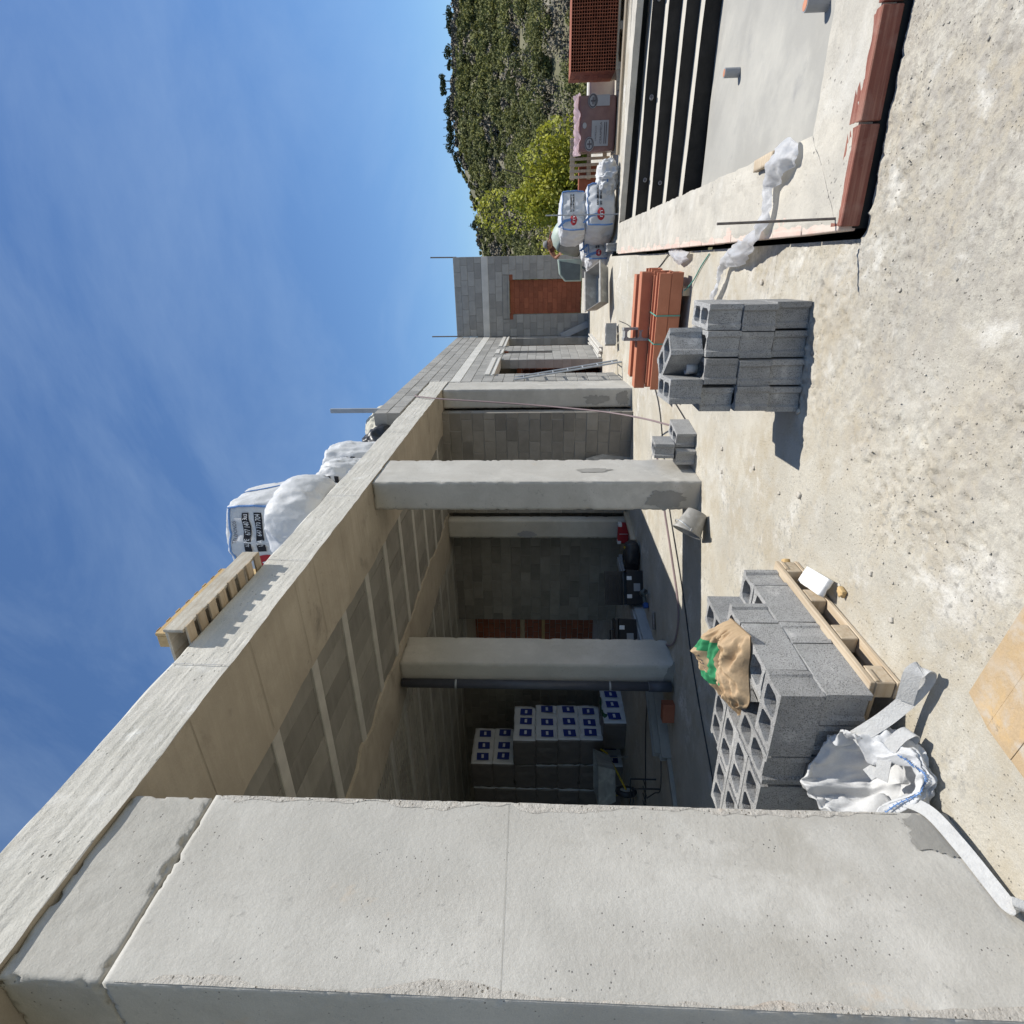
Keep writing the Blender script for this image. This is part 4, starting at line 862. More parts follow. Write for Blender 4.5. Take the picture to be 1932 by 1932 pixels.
def hseam(t, fn, b, a0=-.97, a1=.97, r=.012): MB().tube([fn(a0+(a1-a0)*k/14, b) for k in range(15)], r, 6).obj('blue_seam', 'bluethread', t)
def brand_print(t, fn, s=1., logo=(-.48,-.05), full=True, bt=0.):
    print_disc('logo_disc', logo[0], logo[1], .27*s, fn, 'inkred', t); V, F = text_pts('m', .42*s); V = V-V.mean(0)
    f2 = lambda x, y: tuple(np.array(fn(x,y))+(np.array(fn(x,y))-np.array(fn.base(x,y)))*.0 if False else fn(x,y))
    MB().add([fn.out(p[0]+logo[0], p[1]+logo[1]) for p in V], F).obj('logo_letter', 'inkwhite', t)
    for b, wd, tx in ((bt+.22,'CALPE   677 140 303',1),(bt,'GATA   647 770 704',1)):
        print_rect('print_bar', -.12, .80, b-.065, b+.065, fn, 'inkblack', t); 
        V, F = text_pts(wd, .12); V[:,0] *= .86/V[:,0].max(); MB().add([fn.out(-.09+p[0], b-.04+p[1]) for p in V], F).obj('print_text', 'inkwhite', t)
    if full:
        V, F = text_pts('TELÉFONOS', .13); V[:,0] *= .55/V[:,0].max(); MB().add([fn(p[0]+.05, p[1]+bt+.42) for p in V], F).obj('print_text', 'inkdark', t)
        print_rect('print_line', -.05, .75, bt-.24, bt-.21, fn, 'inkdark', t); print_rect('print_line', .2, .75, bt-.36, bt-.34, fn, 'inkdark', t)
def mkfn(face, ax, sg):
    a = face(ax, sg, .008); b = face(ax, sg, .013)
    class Fn:
        def __call__(s, x, y): return a(x, y)
        def out(s, x, y): return b(x, y)
        def base(s, x, y): return a(x, y)
    return Fn()
# bags on the roof
t, fc = soft_bag('big_bag', 'tall full white big bag with red logo standing on the roof behind the formwork', (-.80,5.80,3.66), (.47,.44,.66), 3, R_(6), wr=.045, bulge=.07, n=40, sc=3.2)
f1 = mkfn(fc, 1, -1); brand_print(t, f1, 1., (-.46,.30), True, .36); seam(t, f1, .96); hseam(t, f1, .93); seam(t, mkfn(fc,0,1), .0, r=.008)
t, fc = soft_bag('big_bag', 'plain bulging white big bag at the very edge of the roof', (-.36,5.16,3.66), (.33,.38,.27), 8, R_(-10), wr=.034, bulge=.08, pinch=.16, n=44, sc=2.0)
t, fc = soft_bag('big_bag', 'slumped open white big bag with striped print and loose loop on the roof', (-.60,6.55,3.66), (.34,.36,.30), 12, R_(12), n=34, wr=.08, bulge=.05, pinch=.2)
f1 = mkfn(fc, 1, -1); print_rect('print_bar', -.2, .7, .2, .36, f1, 'inkblack', t); print_rect('print_bar', -.2, .7, -.1, .06, f1, 'inkblack', t); MB().tube(spline([(.1,-.2,.62),(.12,-.22,.85),(.0,-.22,.98),(-.1,-.2,.85),(-.08,-.2,.62)],6), .012, 6).obj('loop', 'bluethread', t)
t, fc = soft_bag('big_bag', 'upright white big bag with torn-open top and red logo near the middle of the roof', (-.72,7.55,3.66), (.36,.36,.44), 17, R_(8), n=34, wr=.06, bulge=.05, pinch=.12, lean=(.02,0))
f1 = mkfn(fc, 1, -1); brand_print(t, f1, 1., (-.45,-.35), False)
t, fc = soft_bag('rubbish_bag', 'small black rubbish bag slumped on the roof edge', (-.42,8.12,3.66), (.12,.13,.22), 23, 0, m='blackplastic', cat='bag', wr=.06, pinch=.25, n=16)
t, fc = soft_bag('tarpaulin_bundle', 'crumpled cream tarpaulin bundle on the roof beside the steel post', (-.42,8.75,3.66), (.26,.34,.26), 27, R_(10), m='bagcream', cat='tarpaulin', wr=.07, pinch=.25, n=20)

# ================================================================== inside the open bays
# wrapped insulation packs
PK = {}
V, F, A = cube_grid(12, 20, 12)
def pack_mesh(seed):
    h = np.array([.31,.46,.212]); Pq = soft((0,0,0), h, .012, .026, seed, 0, (0,0), .015, 3.4)(V)
    mi = [0 if (a == 0 and s_ > 0) else 1 for a, s_ in A]; return npmesh('wrapped_body', Pq, F, ['packwhite','packgrey'], True, mi)
PM = [pack_mesh(k) for k in (31,47,63)]
def pack(x, y, z, k, label, group, rz=0.):
    t = thing('insulation_pack', label, 'pack', (x, y, z), rz, group); link('wrapped_body', PM[k % 3], t)
    sk_, dz_ = random.uniform(-.10,.10), random.uniform(-.02,.02)
    for yy in (-.30+random.uniform(-.03,.03), random.uniform(-.03,.03), .30+random.uniform(-.03,.03)):
        fn = lambda a, b: (.338+.004, yy+a*.46, b*.205+dz_+sk_*a*.4)
        print_rect('blue_label', -.19, .19, -.60, .55, fn, 'inkblue', t, 2); fn2 = lambda a, b: (.346, yy+a*.46, b*.205+dz_+sk_*a*.4); print_rect('label_window', -.10, .10, -.13, .10, fn2, 'packwhite', t, 2)
LP = 'white plastic-wrapped pack with blue labels in the lower stack, behind the drain pipe'; GP = 'wrapped packs stacked in the open bay'
for i in range(4): pack(-6.60+.02*random.random()-.05*(i==3), 8.47, .63+.425*i, i, 'white blue-labelled pack, %s above the ragged bottom pack of the front stack' % ('first','second','third','fourth and topmost')[i], GP, random.uniform(-.03,.03))
pack(-6.16, 8.47, .205, 1, 'bottom white wrapped pack with a green rag on it, sticking out under the stack', None, .02)
for i in range(7): pack(-7.28, 8.50, .205+.425*i, i+1, 'white blue-labelled pack of the taller rear stack, %s from the floor' % ('first','second','third','fourth','fifth','sixth','seventh')[i], GP, random.uniform(-.03,.03))
for i in range(7): pack(-7.95, 8.50, .205+.42*i, i, 'grey wrapped pack of the innermost stack, %s from the floor' % ('first','second','third','fourth','fifth','sixth','seventh')[i], GP, random.uniform(-.03,.03))
Q = []; 
for i in range(14):
    Q.append([(-5.80+.06*math.sin(j*.9)-.012*i+.03*j/12, 8.15+.045*j+.03*math.sin(i*.8), .43+.012*math.sin(i*1.3+j)-.0016*i*i*(j<5)*.9) for j in range(13)])
o = MB().grid(Q).obj('rag', 'greencloth', smooth=True); tag(o, 'crumpled green rag draped over the bottom wrapped pack', 'rag')
# wheelbarrow in the dark
def wheelbarrow(loc, rz, label, tray='bucketgrey'):
    t = thing('wheelbarrow', label, 'wheelbarrow', loc, rz)
    open_box(MB(), -.38,.38,-.26,.26,.32,.62,.012,.09).obj('tray', tray, t, bevel=.004)
    for s_ in (-1,1):
        MB().tube([(.62,s_*.03,.18),(.2,s_*.22,.30),(-.5,s_*.26,.36),(-.95,s_*.28,.55)], .016, 8).obj('shaft', 'yellowplastic', t); MB().tube([(-.80,s_*.275,.49),(-.98,s_*.285,.56)], .021, 8).obj('grip', 'blackplastic', t)
        MB().tube([(-.30,s_*.25,.33),(-.36,s_*.25,.0)], .013, 8).obj('leg', 'steel', t)
    w = MB(); T_ = Matrix.Translation((.62,0,.18)) @ Matrix.Rotation(H90, 4, 'X'); w.lathe([(.10,-.03),(.165,-.04),(.18,0),(.165,.04),(.10,.03),(.10,-.03)], 22, 0, T_); o = w.obj('wheel', 'blackplastic', t, smooth=True)
    w = MB(); w.lathe([(.0,-.02),(.10,-.025),(.10,.025),(.0,.02)], 18, 0, T_); r = w.obj('rim', 'bucketgrey', None); r.parent = o
    return t
wheelbarrow((-6.35,7.25,0), R_(-60), 'old wheelbarrow with grey tray standing in the dark in front of the wrapped packs')
t = wheelbarrow((-1.30,9.05,0), R_(-100), 'wheelbarrow tipped up against the block wall, black grip with yellow tip'); t.rotation_euler = (R_(0), R_(-62), R_(-100)); t.location = (-1.55,9.20,.10)
# long metal profile beams on the floor and tools
t = thing('metal_profile', 'long grey steel profile beam lying on the floor behind the inner column', 'beam', (-3.02,7.8,0), R_(92))
mb = MB(); mb.box(-1.5,1.5,-.10,.10,0,.035); mb.box(-1.5,1.5,-.10,-.07,.035,.15); mb.box(-1.5,1.5,.07,.10,.035,.15); mb.obj('channel', 'galv', t, bevel=.003); MB().box(-1.42,1.46,-.065,.065,.15,.18).obj('cover', 'galv', t, bevel=.003)
def toolbox(loc, rz, label, open_=False):
    t = thing('toolbox', label, 'toolbox', loc, rz); open_box(MB(), -.26,.26,-.15,.15,0,.26,.012,.015).obj('case', 'blackplastic', t, bevel=.006)
    if open_:
        l = MB(); l.box(-.27,.27,.14,.17,.27,.56); 
        for k in range(5): l.box(-.22,.22,.128,.142,.30+.05*k,.325+.05*k)
        l.obj('lid', 'blackplastic', t, bevel=.004)
    else:
        MB().box(-.27,.27,-.16,.16,.262,.32).obj('lid', 'blackplastic', t, bevel=.012); MB().tube([(-.1,0,.32),(-.1,0,.37),(.1,0,.37),(.1,0,.32)], .012, 8).obj('handle', 'blackplastic', t)
    for s_ in (-.14,.14): MB().box(s_-.03,s_+.03,-.175,-.15,.18,.255).obj('latch', 'inkwhite', t, bevel=.004)
    print_rect('label', -.09,.03,.05,.15, lambda a,b:(a+.03,-.1565-.012*b/.26,b), 'inkgrey', t, 1)
    return t
toolbox((-2.72,7.72,0), R_(34), 'open black toolbox with ribbed lid raised, standing on the floor by the steel profile', True)
toolbox((-3.12,6.98,.185), R_(34), 'closed black toolbox with grey label sitting on the steel profile beam')
t = thing('tool_bag', 'black tool bag with yellow trim lying next to the open toolbox', 'bag', (-2.36,8.10,0), R_(20)); V2, F2, A2 = cube_grid(10,10,10)
link('bag_body', npmesh('bag_body', soft((0,0,0),(.20,.12,.10),.04,.03,5)(V2)+np.array([0,0,.13]), F2, 'blackplastic', True), t); MB().box(-.16,.16,-.03,.03,.22,.25).obj('trim', 'yellowplastic', t, bevel=.006)
t = thing('power_drill', 'grey power drill with blue battery lying on the floor by the toolbox', 'drill', (-2.45,7.15,.05), R_(-50))
MB().tube([(-.14,0,.03),(.08,0,.03)], .045, 10).obj('body', 'mixerdark', t, smooth=True); MB().tube([(.08,0,.03),(.15,0,.03)], .022, 8).obj('chuck', 'blackplastic', t); MB().tube([(-.08,0,.02),(-.10,-.14,.0)], .03, 8).obj('grip', 'mixerdark', t); MB().box(-.15,-.05,-.22,-.14,-.04,.03).obj('battery', 'blueplastic', t, bevel=.01)
o = rough_box('hand_float', (-.12,.12,-.04,.04,0,.03), .02, 'steel', .001,.003,.02,3); o.location = (-2.58,6.62,.01); o.rotation_euler = (0,0,R_(40)); tag(o, 'small steel hand float lying on the floor near the drill', 'tool')
t = thing('tile_carton', 'red carton with white torn corners leaning at the foot of the rear inner column', 'carton', (-2.52,9.28,0), R_(2)); MB().box(-.19,.19,-.05,.05,0,.19).obj('box', 'inkred', t, bevel=.006)
for x in (-.17,.17): MB().box(x-.03,x+.03,-.056,.056,.13,.194).obj('torn_corner', 'inkwhite', t, bevel=.006)
MB().box(-.004,.004,-.0535,-.0505,.02,.17).obj('tape', 'inkwhite', t)
o = MB().box(-.02,.02,-.5,.5,0,.09).obj('timber_batten', 'wood_y', bevel=.003); o.location = (-2.22,8.95,.0); o.rotation_euler = (0,0,R_(-4)); tag(o, 'narrow timber batten lying on the floor past the tool bag', 'timber')
t = thing('channel_pieces', 'grey precast channel pieces lying on the floor beside the drain pipe', 'channels', (-3.35,5.65,0), R_(62))
for k in range(2):
    mb = MB(); mb.box(-.55,.55,-.08,.08,0,.025); mb.box(-.55,.55,-.08,-.055,.025,.12); mb.box(-.55,.55,.055,.08,.025,.12); o = mb.obj('channel', 'mortar', t, bevel=.003); o.location = (.08*k, .10*k, .06*k)
MB().box(-1.15,-.5,-.05,.03,.0,.05).obj('strip', 'mortar', t, bevel=.003)
o = MB().box(-.12,.12,-.06,.06,0,.14).obj('brick', 'redbrick', bevel=.004); o.location = (-2.95,5.28,0); o.rotation_euler = (0,0,.2); tag(o, 'red hollow brick on the floor at the foot of the drain pipe', 'brick')
t = thing('wire_frame', 'black wire carrying frame standing on the floor of the dark bay', 'frame', (-4.7,5.5,0), R_(20))
for s_ in (-.12,.12): MB().tube([(-.2,s_,0),(-.2,s_,.35),(.2,s_,.35),(.2,s_,0)], .012, 6).obj('hoop', 'blackplastic', t)
for k in range(5): MB().tube([(-.2+.1*k,-.12,.18),(-.2+.1*k,.12,.18)], .008, 6).obj('bar', 'blackplastic', t)
cord('cable', 'black cable curling over the dark floor to the wire frame', [(-3.7,5.9,.01),(-4.0,5.55,.01),(-4.4,5.4,.01),(-4.6,5.5,.05),(-4.7,5.5,.15)], .008, 'cableblack')
cord('cable', 'black cable running from the channel pieces into the dark bay', [(-3.9,6.6,.01),(-4.5,6.5,.01),(-5.2,6.2,.01),(-6.0,5.8,.01)], .009, 'cableblack')
# wooden window frame leaning in the opening
t = thing('window_surround', 'yellow timber frame standing in the opening of the back wall', 'frame', (-5.65,10.45,0))
for x in (-.55,.50): MB().box(x-.035,x+.035,-.03,.03,0,1.5).obj('jamb', 'yellowform', t, bevel=.003)
MB().box(-.52,.47,-.03,.03,1.502,1.57).obj('rail', 'yellowform', t, bevel=.003); MB().box(-.52,.47,-.03,.03,1.95,2.05).obj('rail', 'wood', t, bevel=.003)

# ================================================================== across the pool: pallets of bricks
t = thing('brick_pallet', 'big pallet stack of hollow red bricks showing their holes', 'bricks', (5.95,13.6,.04), R_(-3))
def hollow_brick():
    bm = bmesh.new(); w, h = .25, .092; nx, nz = 5, 2; th = .0055
    xs = [-w/2+w*k/nx for k in range(nx+1)]; zs = [-h/2+h*k/nz for k in range(nz+1)]
    for i in range(nx):
        for k in range(nz):
            o4 = [(xs[i],zs[k]),(xs[i+1],zs[k]),(xs[i+1],zs[k+1]),(xs[i],zs[k+1])]; i4 = [(xs[i]+th,zs[k]+th),(xs[i+1]-th,zs[k]+th),(xs[i+1]-th,zs[k+1]-th),(xs[i]+th,zs[k+1]-th)]
            vo = [bm.verts.new((x,-.15,z)) for x,z in o4]; vi = [bm.verts.new((x,-.15,z)) for x,z in i4]; vb = [bm.verts.new((x,.10,z)) for x,z in i4]
            for q in range(4):
                j = (q+1)%4; bm.faces.new((vo[q],vo[j],vi[j],vi[q])); bm.faces.new((vi[q],vi[j],vb[j],vb[q]))
            bm.faces.new(vb)
    def qd(p): bm.faces.new([bm.verts.new(x) for x in p])
    x, z = w/2, h/2
    qd([(-x,.15,-z),(-x,.15,z),(x,.15,z),(x,.15,-z)]); qd([(-x,-.15,z),(x,-.15,z),(x,.15,z),(-x,.15,z)]); qd([(-x,-.15,-z),(-x,.15,-z),(x,.15,-z),(x,-.15,-z)]); qd([(-x,-.15,-z),(-x,-.15,z),(-x,.15,z),(-x,.15,-z)]); qd([(x,-.15,-z),(x,.15,-z),(x,.15,z),(x,-.15,z)])
    me = bpy.data.meshes.new('brick'); bm.to_mesh(me); bm.free(); me.materials.append(MAT['redbrick']); return me
hbm = hollow_brick()
for c in range(5):
    for r in range(9):
        for d in range(3):
            if d and (c > 0 and r < 8): continue
            o = link('brick', hbm, t); o.location = (-.50+.252*c+random.uniform(-.002,.002), -.30+.31*d+random.uniform(-.004,.004), .19+.0935*r)
MB().box(-.62,.75,-.44,.46,.10,.14).obj('pallet_deck', 'wood', t, bevel=.004)
for x in (-.55,.05,.65): MB().box(x-.06,x+.06,-.44,.46,.0,.10).obj('pallet_runner', 'wood', t, bevel=.004)
# hidden core so the stack is solid
MB().box(-.36,.62,-.14,.44,.15,.97).obj('brick_core', 'redbrick', t)
t = thing('wrapped_bricks', 'pallet of bricks wrapped in printed film with torn top', 'bricks', (4.52,13.65,.06), R_(-6))
V3, F3, A3 = cube_grid(20,14,16); f3 = soft((0,0,0),(.46,.42,.35),.01,.012,71,0,(0,0),.03,3); P3 = f3(V3); P3[:,2] += .42+.03*(P3[:,0]>.2)*(P3[:,2]>.3); link('wrapped_body', npmesh('wrapped_body', P3, F3, 'pinkwrap', True), t)
fnw = lambda a, b: (a*.46, -.445, .42+b*.35)
for a0, a1, b0, b1 in ((-.80,.12,-.62,.32),(.62,1.0,-.62,.25)): print_rect('print_panel', a0,a1,b0,b1, fnw, 'inkgrey', t, 2)
fnw2 = lambda a, b: (a*.46, -.449, .42+b*.35)
for b in (-.52,-.42): print_rect('print_line', -.72,.05,b,b+.05, fnw2, 'inkdark', t, 1)
print_text('print_text', 'CERAMICA', .16, lambda x,y: fnw2(-.72+x*1.0, -.25+y), 'inkdark', t); print_text('print_text', 'LADRILLOS', .11, lambda x,y: fnw2(-.62+x, .05+y), 'inkdark', t)
for a, b in ((-.72,.42),(.80,.30)): print_disc('print_emblem', a, b, .26, fnw, 'inkgrey', t); print_disc('print_emblem', a, b, .24, fnw2, 'inkdark', t, 24, .19); print_rect('emblem_mark', a-.13,a+.13,b-.03,b+.03, fnw2, 'inkdark', t, 1); print_rect('emblem_mark', a-.03,a+.03,b-.13,b+.13, lambda x,y:(x*.46,-.451,.42+y*.35), 'inkdark', t, 1)
print_disc('print_emblem', -.05,.72,.11, fnw, 'inkgrey', t)
Gt = [[(-.50+1.0*i/24, -.46+.90*j/14, .775+.05*math.sin(i*.7+j*.5)+.05*(i/24)*(j<10)+.03*math.sin(j*1.9)) for j in range(15)] for i in range(25) if not 3 < i < 0]
MB().grid(Gt).obj('torn_film', 'pinkfilm', t, smooth=True)
MB().box(-.50,.50,-.45,.45,-.02,.05).obj('pallet_deck', 'wood', t, bevel=.004)
# upright wooden pallet
t = thing('wooden_pallet', 'weathered wooden pallet standing on edge behind the wrapped bricks', 'pallet', (4.05,14.35,.10), R_(4))
for k in range(7): MB().box(-.36+.115*k-.0,-.36+.115*k+.055,-.02,.0,0,.86).obj('slat', 'wood', t, bevel=.003)
for z in (.06,.40,.76): MB().box(-.37,.42,.001,.09,z,z+.09).obj('stringer', 'wood', t, bevel=.003)
t.rotation_euler = (R_(-6),0,R_(4))
o = MB().box(-.28,.28,-.12,.12,0,.55).obj('brick_pile', 'redbrick', bevel=.01); o.location = (3.66,14.6,.2); tag(o, 'short pile of red bricks beside the upright pallet', 'bricks')
o = rough_box('cabinet', (-.25,.25,-.2,.2,0,.60), .08, 'white_precast', .0,.003,.03,3); o.location = (5.25,14.6,.0); tag(o, 'pale cabinet box standing between the two brick pallets', 'cabinet')
o = MB().box(-.03,.03,-.02,.02,0,.55).obj('timber_batten', 'wood'); o.location = (5.0,13.2,.10); o.rotation_euler = (0,R_(84),R_(4)); tag(o, 'pale timber batten lying before the cabinet', 'timber')
cord('timber_edge', 'long pale timber lying along the far rim of the pool', [(3.9,12.9,.10),(4.6,12.85,.10),(5.4,12.75,.10),(6.3,12.6,.10)], .035, 'wood', 'timber', 2)
# empty bags heap
t, fc = soft_bag('empty_sacks', 'heap of crumpled empty white sacks at the far pool corner', (3.50,12.95,.05), (.26,.20,.11), 91, R_(-10), wr=.14, pinch=.3, bulge=.05, cat='sacks', n=22, sc=3)
MB().tube(spline([(-.2,-.2,.20),(-.05,-.24,.24),(.08,-.22,.20),(.2,-.16,.24)],6), .015, 6).obj('blue_seam', 'bluethread', t)
# stacked full big bags
def pool_bag(loc, h, seed, rz, label, lg=True):
    t, fc = soft_bag('big_bag', label, loc, h, seed, rz, wr=.045, bulge=.05, pinch=.12, n=28, sc=3.0); f1 = mkfn(fc, 1, -1); f2 = mkfn(fc, 0, -1)
    if lg: brand_print(t, f1, 1., (-.50,.0), False)
    for a in (-.97,.97): seam(t, f1, a, r=.014)
    hseam(t, f1, .96, r=.010)
    MB().ribbon([f1(-.97,.9), tuple(np.array(f1(-.95,1.0))+np.array([.02,-.06,.08])), tuple(np.array(f1(-.55,.75))+np.array([0,-.03,0])), f1(-.50,.2)], [(.3,0,1)]*4, .05, .006).obj('lifting_loop', 'bluethread', t); return t
pool_bag((2.88,13.05,.08), (.43,.40,.27), 51, R_(24), 'full white big bag with red logo at the bottom of the pile by the pool')
pool_bag((2.82,13.15,.64), (.40,.40,.24), 57, R_(20), 'full white big bag with red logo on top of the pile by the pool')
pool_bag((2.42,13.75,.10), (.36,.34,.26), 61, R_(15), 'full white big bag half hidden behind the bottom bag of the pile')
pool_bag((2.10,13.45,.10), (.24,.26,.21), 67, R_(35), 'small white big bag with red logo beside the mixer foot')
for i in range(2): put_block(HM, 2.26-.0*i, 12.42+.20*i, .19, R_(90), ('nearer','farther')[i]+' grey hollow block standing at the far corner of the pool rim', 'blocks at the far pool corner')
# concrete mixer
t = thing('concrete_mixer', 'pale green concrete mixer with drum and tapered motor housing', 'mixer', (2.25,14.4,.18))
T_ = Matrix.Translation((.27,0,.70)) @ Matrix.Rotation(R_(38), 4, 'Y') @ Matrix.Rotation(R_(-10), 4, 'X')
mb = MB(); mb.lathe([(.0,.44),(.16,.43),(.28,.38),(.385,.24),(.405,.13)], 28, 0, T_); dr = mb.obj('drum', 'mixergreen', t, smooth=True)
mb = MB(); mb.lathe([(.405,.13),(.42,.12),(.42,.06),(.405,.05)], 28, 0, T_); o = mb.obj('ring_gear', 'mixerdark', None, smooth=True); o.parent = dr
mb = MB(); mb.lathe([(.405,.05),(.39,-.05),(.31,-.25),(.24,-.36),(.22,-.36),(.28,-.22),(.0,.0)], 28, 0, T_); o = mb.obj('drum_cone', 'mixerbelly', None, smooth=True); o.parent = dr
mb = MB(); mb.add([(-.66,-.16,.46),(-.18,-.16,.46),(-.18,-.16,1.02),(-.50,-.16,.98),(-.66,-.16,.85),(-.66,.16,.46),(-.18,.16,.46),(-.18,.16,1.02),(-.50,.16,.98),(-.66,.16,.85)], [(0,1,2,3,4),(9,8,7,6,5),(0,5,6,1),(1,6,7,2),(2,7,8,3),(3,8,9,4),(4,9,5,0)]); o = mb.obj('motor_housing', 'mixergreen', t, bevel=.012)
mb = MB(); mb.add([(-.63,-.168,.50),(-.30,-.168,.50),(-.22,-.168,.97),(-.50,-.168,.94),(-.63,-.168,.83)], [(0,1,2,3,4)]); o = mb.obj('side_panel', 'mixerdark', t)
MB().tube(spline([(-.1,-.05,.55),(.1,-.30,.50),(.35,-.38,.62),(.6,-.25,.8)],6), .028, 8).obj('yoke', 'mixerdark', t)
for x, y in ((-.6,-.3),(-.6,.3),(.45,-.3),(.45,.3)): MB().tube([(x*.5,y*.3,.55),(x,y,0)], .022, 8).obj('leg', 'mixerdark', t)
MB().tube([(-.6,-.3,.06),(.45,-.3,.06)], .02, 8).obj('brace', 'mixerdark', t)
# person bending behind the mixer
def person():
    t = thing('person', 'person in dark red shirt bending over behind the concrete mixer', 'person', (2.50,15.35,.25))
    J = {'pel':(0,.06,.82,.135),'wst':(-.02,-.06,.93,.125),'chs':(-.05,-.27,1.05,.145),'nck':(-.08,-.40,1.10,.058),'hd0':(-.095,-.45,1.12,.075),'hd1':(-.11,-.50,1.145,.115),'hd2':(-.115,-.515,1.215,.105),
         'shL':(-.24,-.29,1.10,.070),'elL':(-.40,-.33,.97,.048),'wrL':(-.33,-.56,.90,.034),'haL':(-.31,-.64,.885,.036),'shR':(.13,-.30,1.09,.070),'elR':(.20,-.42,.92,.046),'wrR':(.10,-.62,.88,.034),'haR':(.07,-.69,.87,.036),
         'hpL':(-.10,.06,.78,.095),'knL':(-.12,-.08,.43,.062),'anL':(-.12,.02,.08,.042),'toL':(-.13,-.14,.03,.036),'hpR':(.10,.06,.78,.095),'knR':(.12,-.10,.43,.062),'anR':(.13,.0,.08,.042),'toR':(.14,-.16,.03,.036)}
    E_ = [('pel','wst'),('wst','chs'),('chs','nck'),('nck','hd0'),('hd0','hd1'),('hd1','hd2'),('chs','shL'),('shL','elL'),('elL','wrL'),('wrL','haL'),('chs','shR'),('shR','elR'),('elR','wrR'),('wrR','haR'),('pel','hpL'),('hpL','knL'),('knL','anL'),('anL','toL'),('pel','hpR'),('hpR','knR'),('knR','anR'),('anR','toR')]
    F5 = []
    for sd_, k in (('L',-1),('R',1)):
        b = Vector(J['ha'+sd_][:3])
        for q, (dx, L_) in enumerate(((-.026,.066),(-.009,.075),(.009,.071),(.026,.056))):
            J['f%s%d'%(sd_,q)] = (b.x+dx, b.y-.045, b.z-.012, .0095); J['g%s%d'%(sd_,q)] = (b.x+dx*1.1, b.y-.045-L_*.55, b.z-.04, .008); E_ += [('ha'+sd_,'f%s%d'%(sd_,q)),('f%s%d'%(sd_,q),'g%s%d'%(sd_,q))]
        J['t'+sd_] = (b.x-k*.045, b.y-.02, b.z-.01, .010); E_ += [('ha'+sd_,'t'+sd_)]
    K = list(J); me = bpy.data.meshes.new('body'); me.from_pydata([J[k][:3] for k in K], [(K.index(a),K.index(b)) for a,b in E_], []); o = link('body', me, t)
    mo = o.modifiers.new('s','SKIN'); 
    for i, k in enumerate(K): me.skin_vertices[0].data[i].radius = (J[k][3], J[k][3]); me.skin_vertices[0].data[i].use_root = (k == 'pel')
    o.modifiers.new('u','SUBSURF').levels = 1; o.modifiers['u'].render_levels = 1
    bpy.context.view_layer.update(); m2 = bpy.data.meshes.new_from_object(o.evaluated_get(bpy.context.evaluated_depsgraph_get())); o.modifiers.clear(); o.data = m2; m2.materials.clear()
    for m in ms(['skin','shirt','trousers']): m2.materials.append(m)
    for p in m2.polygons:
        c = p.center; p.use_smooth = True; arm = (c.x < -.25 or (c.x > .16 and c.z > .8) or c.y < -.39) 
        p.material_index = 2 if c.z < .86 and not arm and c.y > -.3 else (0 if arm else 1)
    hc = Vector((-.115,-.510,1.195)); h = MB(); h.lathe([(.0,.088),(.05,.075),(.082,.035),(.092,-.012),(.088,-.03)], 18, 0, Matrix.Translation(hc+Vector((.012,.018,.012))) @ Matrix.Rotation(R_(-14),4,'X')); h.obj('hair', 'hairgrey', t, smooth=True)
    h = MB(); h.lathe([(.0,.02),(.012,.012),(.016,0),(.0,-.01)], 8, 0, Matrix.Translation(hc+Vector((-.01,-.09,-.035)))); h.obj('nose', 'skin', t, smooth=True)
    for s_ in (-1,1): MB().lathe([(0,.02),(.014,.01),(.016,-.012),(0,-.02)], 8, 0, Matrix.Translation(hc+Vector((s_*.088,.0,-.03)))).obj('ear', 'skin', t, smooth=True); MB().lathe([(0,.008),(.008,0),(0,-.008)], 8, 0, Matrix.Translation(hc+Vector((s_*.03-.01,-.082,-.01)))).obj('eye', 'inkblack', t)
    MB().box(-.14,-.09,-.605,-.598,1.11,1.117).obj('mouth', 'inkdark', t)
    return t
person()

# ================================================================== hill with scrub, pines and the near yellow-green trees
AZ = np.array([-180,-60,-14,-4,0,2.0,4.5,7,9,12,15,18.4,24,40,70,120,180.]); ELV = np.array([1.,2.5,5.0,5.2,5.35,5.5,5.75,6.5,7.1,7.3,7.0,6.3,6.2,6.0,4,2,1.])
def hill_xyz(az, t):
    """az in degrees from +Y towards +X as seen from the yard, t 0..1.25 (1 = ridge)"""
    az = np.asarray(az, float); t = np.asarray(t, float); r = 25+159*t; el = np.interp(az, AZ, ELV); zr = 1.6+184*np.tan(np.radians(el))
    z = np.where(t <= 1, -5.4+(zr+5.4)*(.30*t+.70*t**1.25), zr-(t-1)*60)
    x = CAMX+r*np.sin(np.radians(az)); y = r*np.cos(np.radians(az)); P = np.stack([x,y,0*x],-1).reshape(-1,3)
    z = z + (fbm(P, .05, 4, 400).reshape(x.shape)*2.6*np.clip(t*3,0,1)*np.clip(1.25-t,.25,1)) - .4*(t>=.999)
    return x, y, z
a_ = np.concatenate([np.linspace(-60,-6,28,endpoint=False), np.linspace(-6,24,150), np.linspace(24.5,110,40)]); tt = np.concatenate([np.linspace(0,1,70), np.linspace(1.02,1.25,8)])
Ag, Tg = np.meshgrid(a_, tt, indexing='ij'); X, Y, Zh = hill_xyz(Ag, Tg); nA, nT = Ag.shape
i, j = np.meshgrid(np.arange(nA-1), np.arange(nT-1), indexing='ij'); q = (i*nT+j).ravel()
tag(link('hillside', npmesh('hillside', np.stack([X,Y,Zh],-1).reshape(-1,3), np.stack([q,q+nT,q+nT+1,q+1],-1), 'hill', True)), kind='structure')
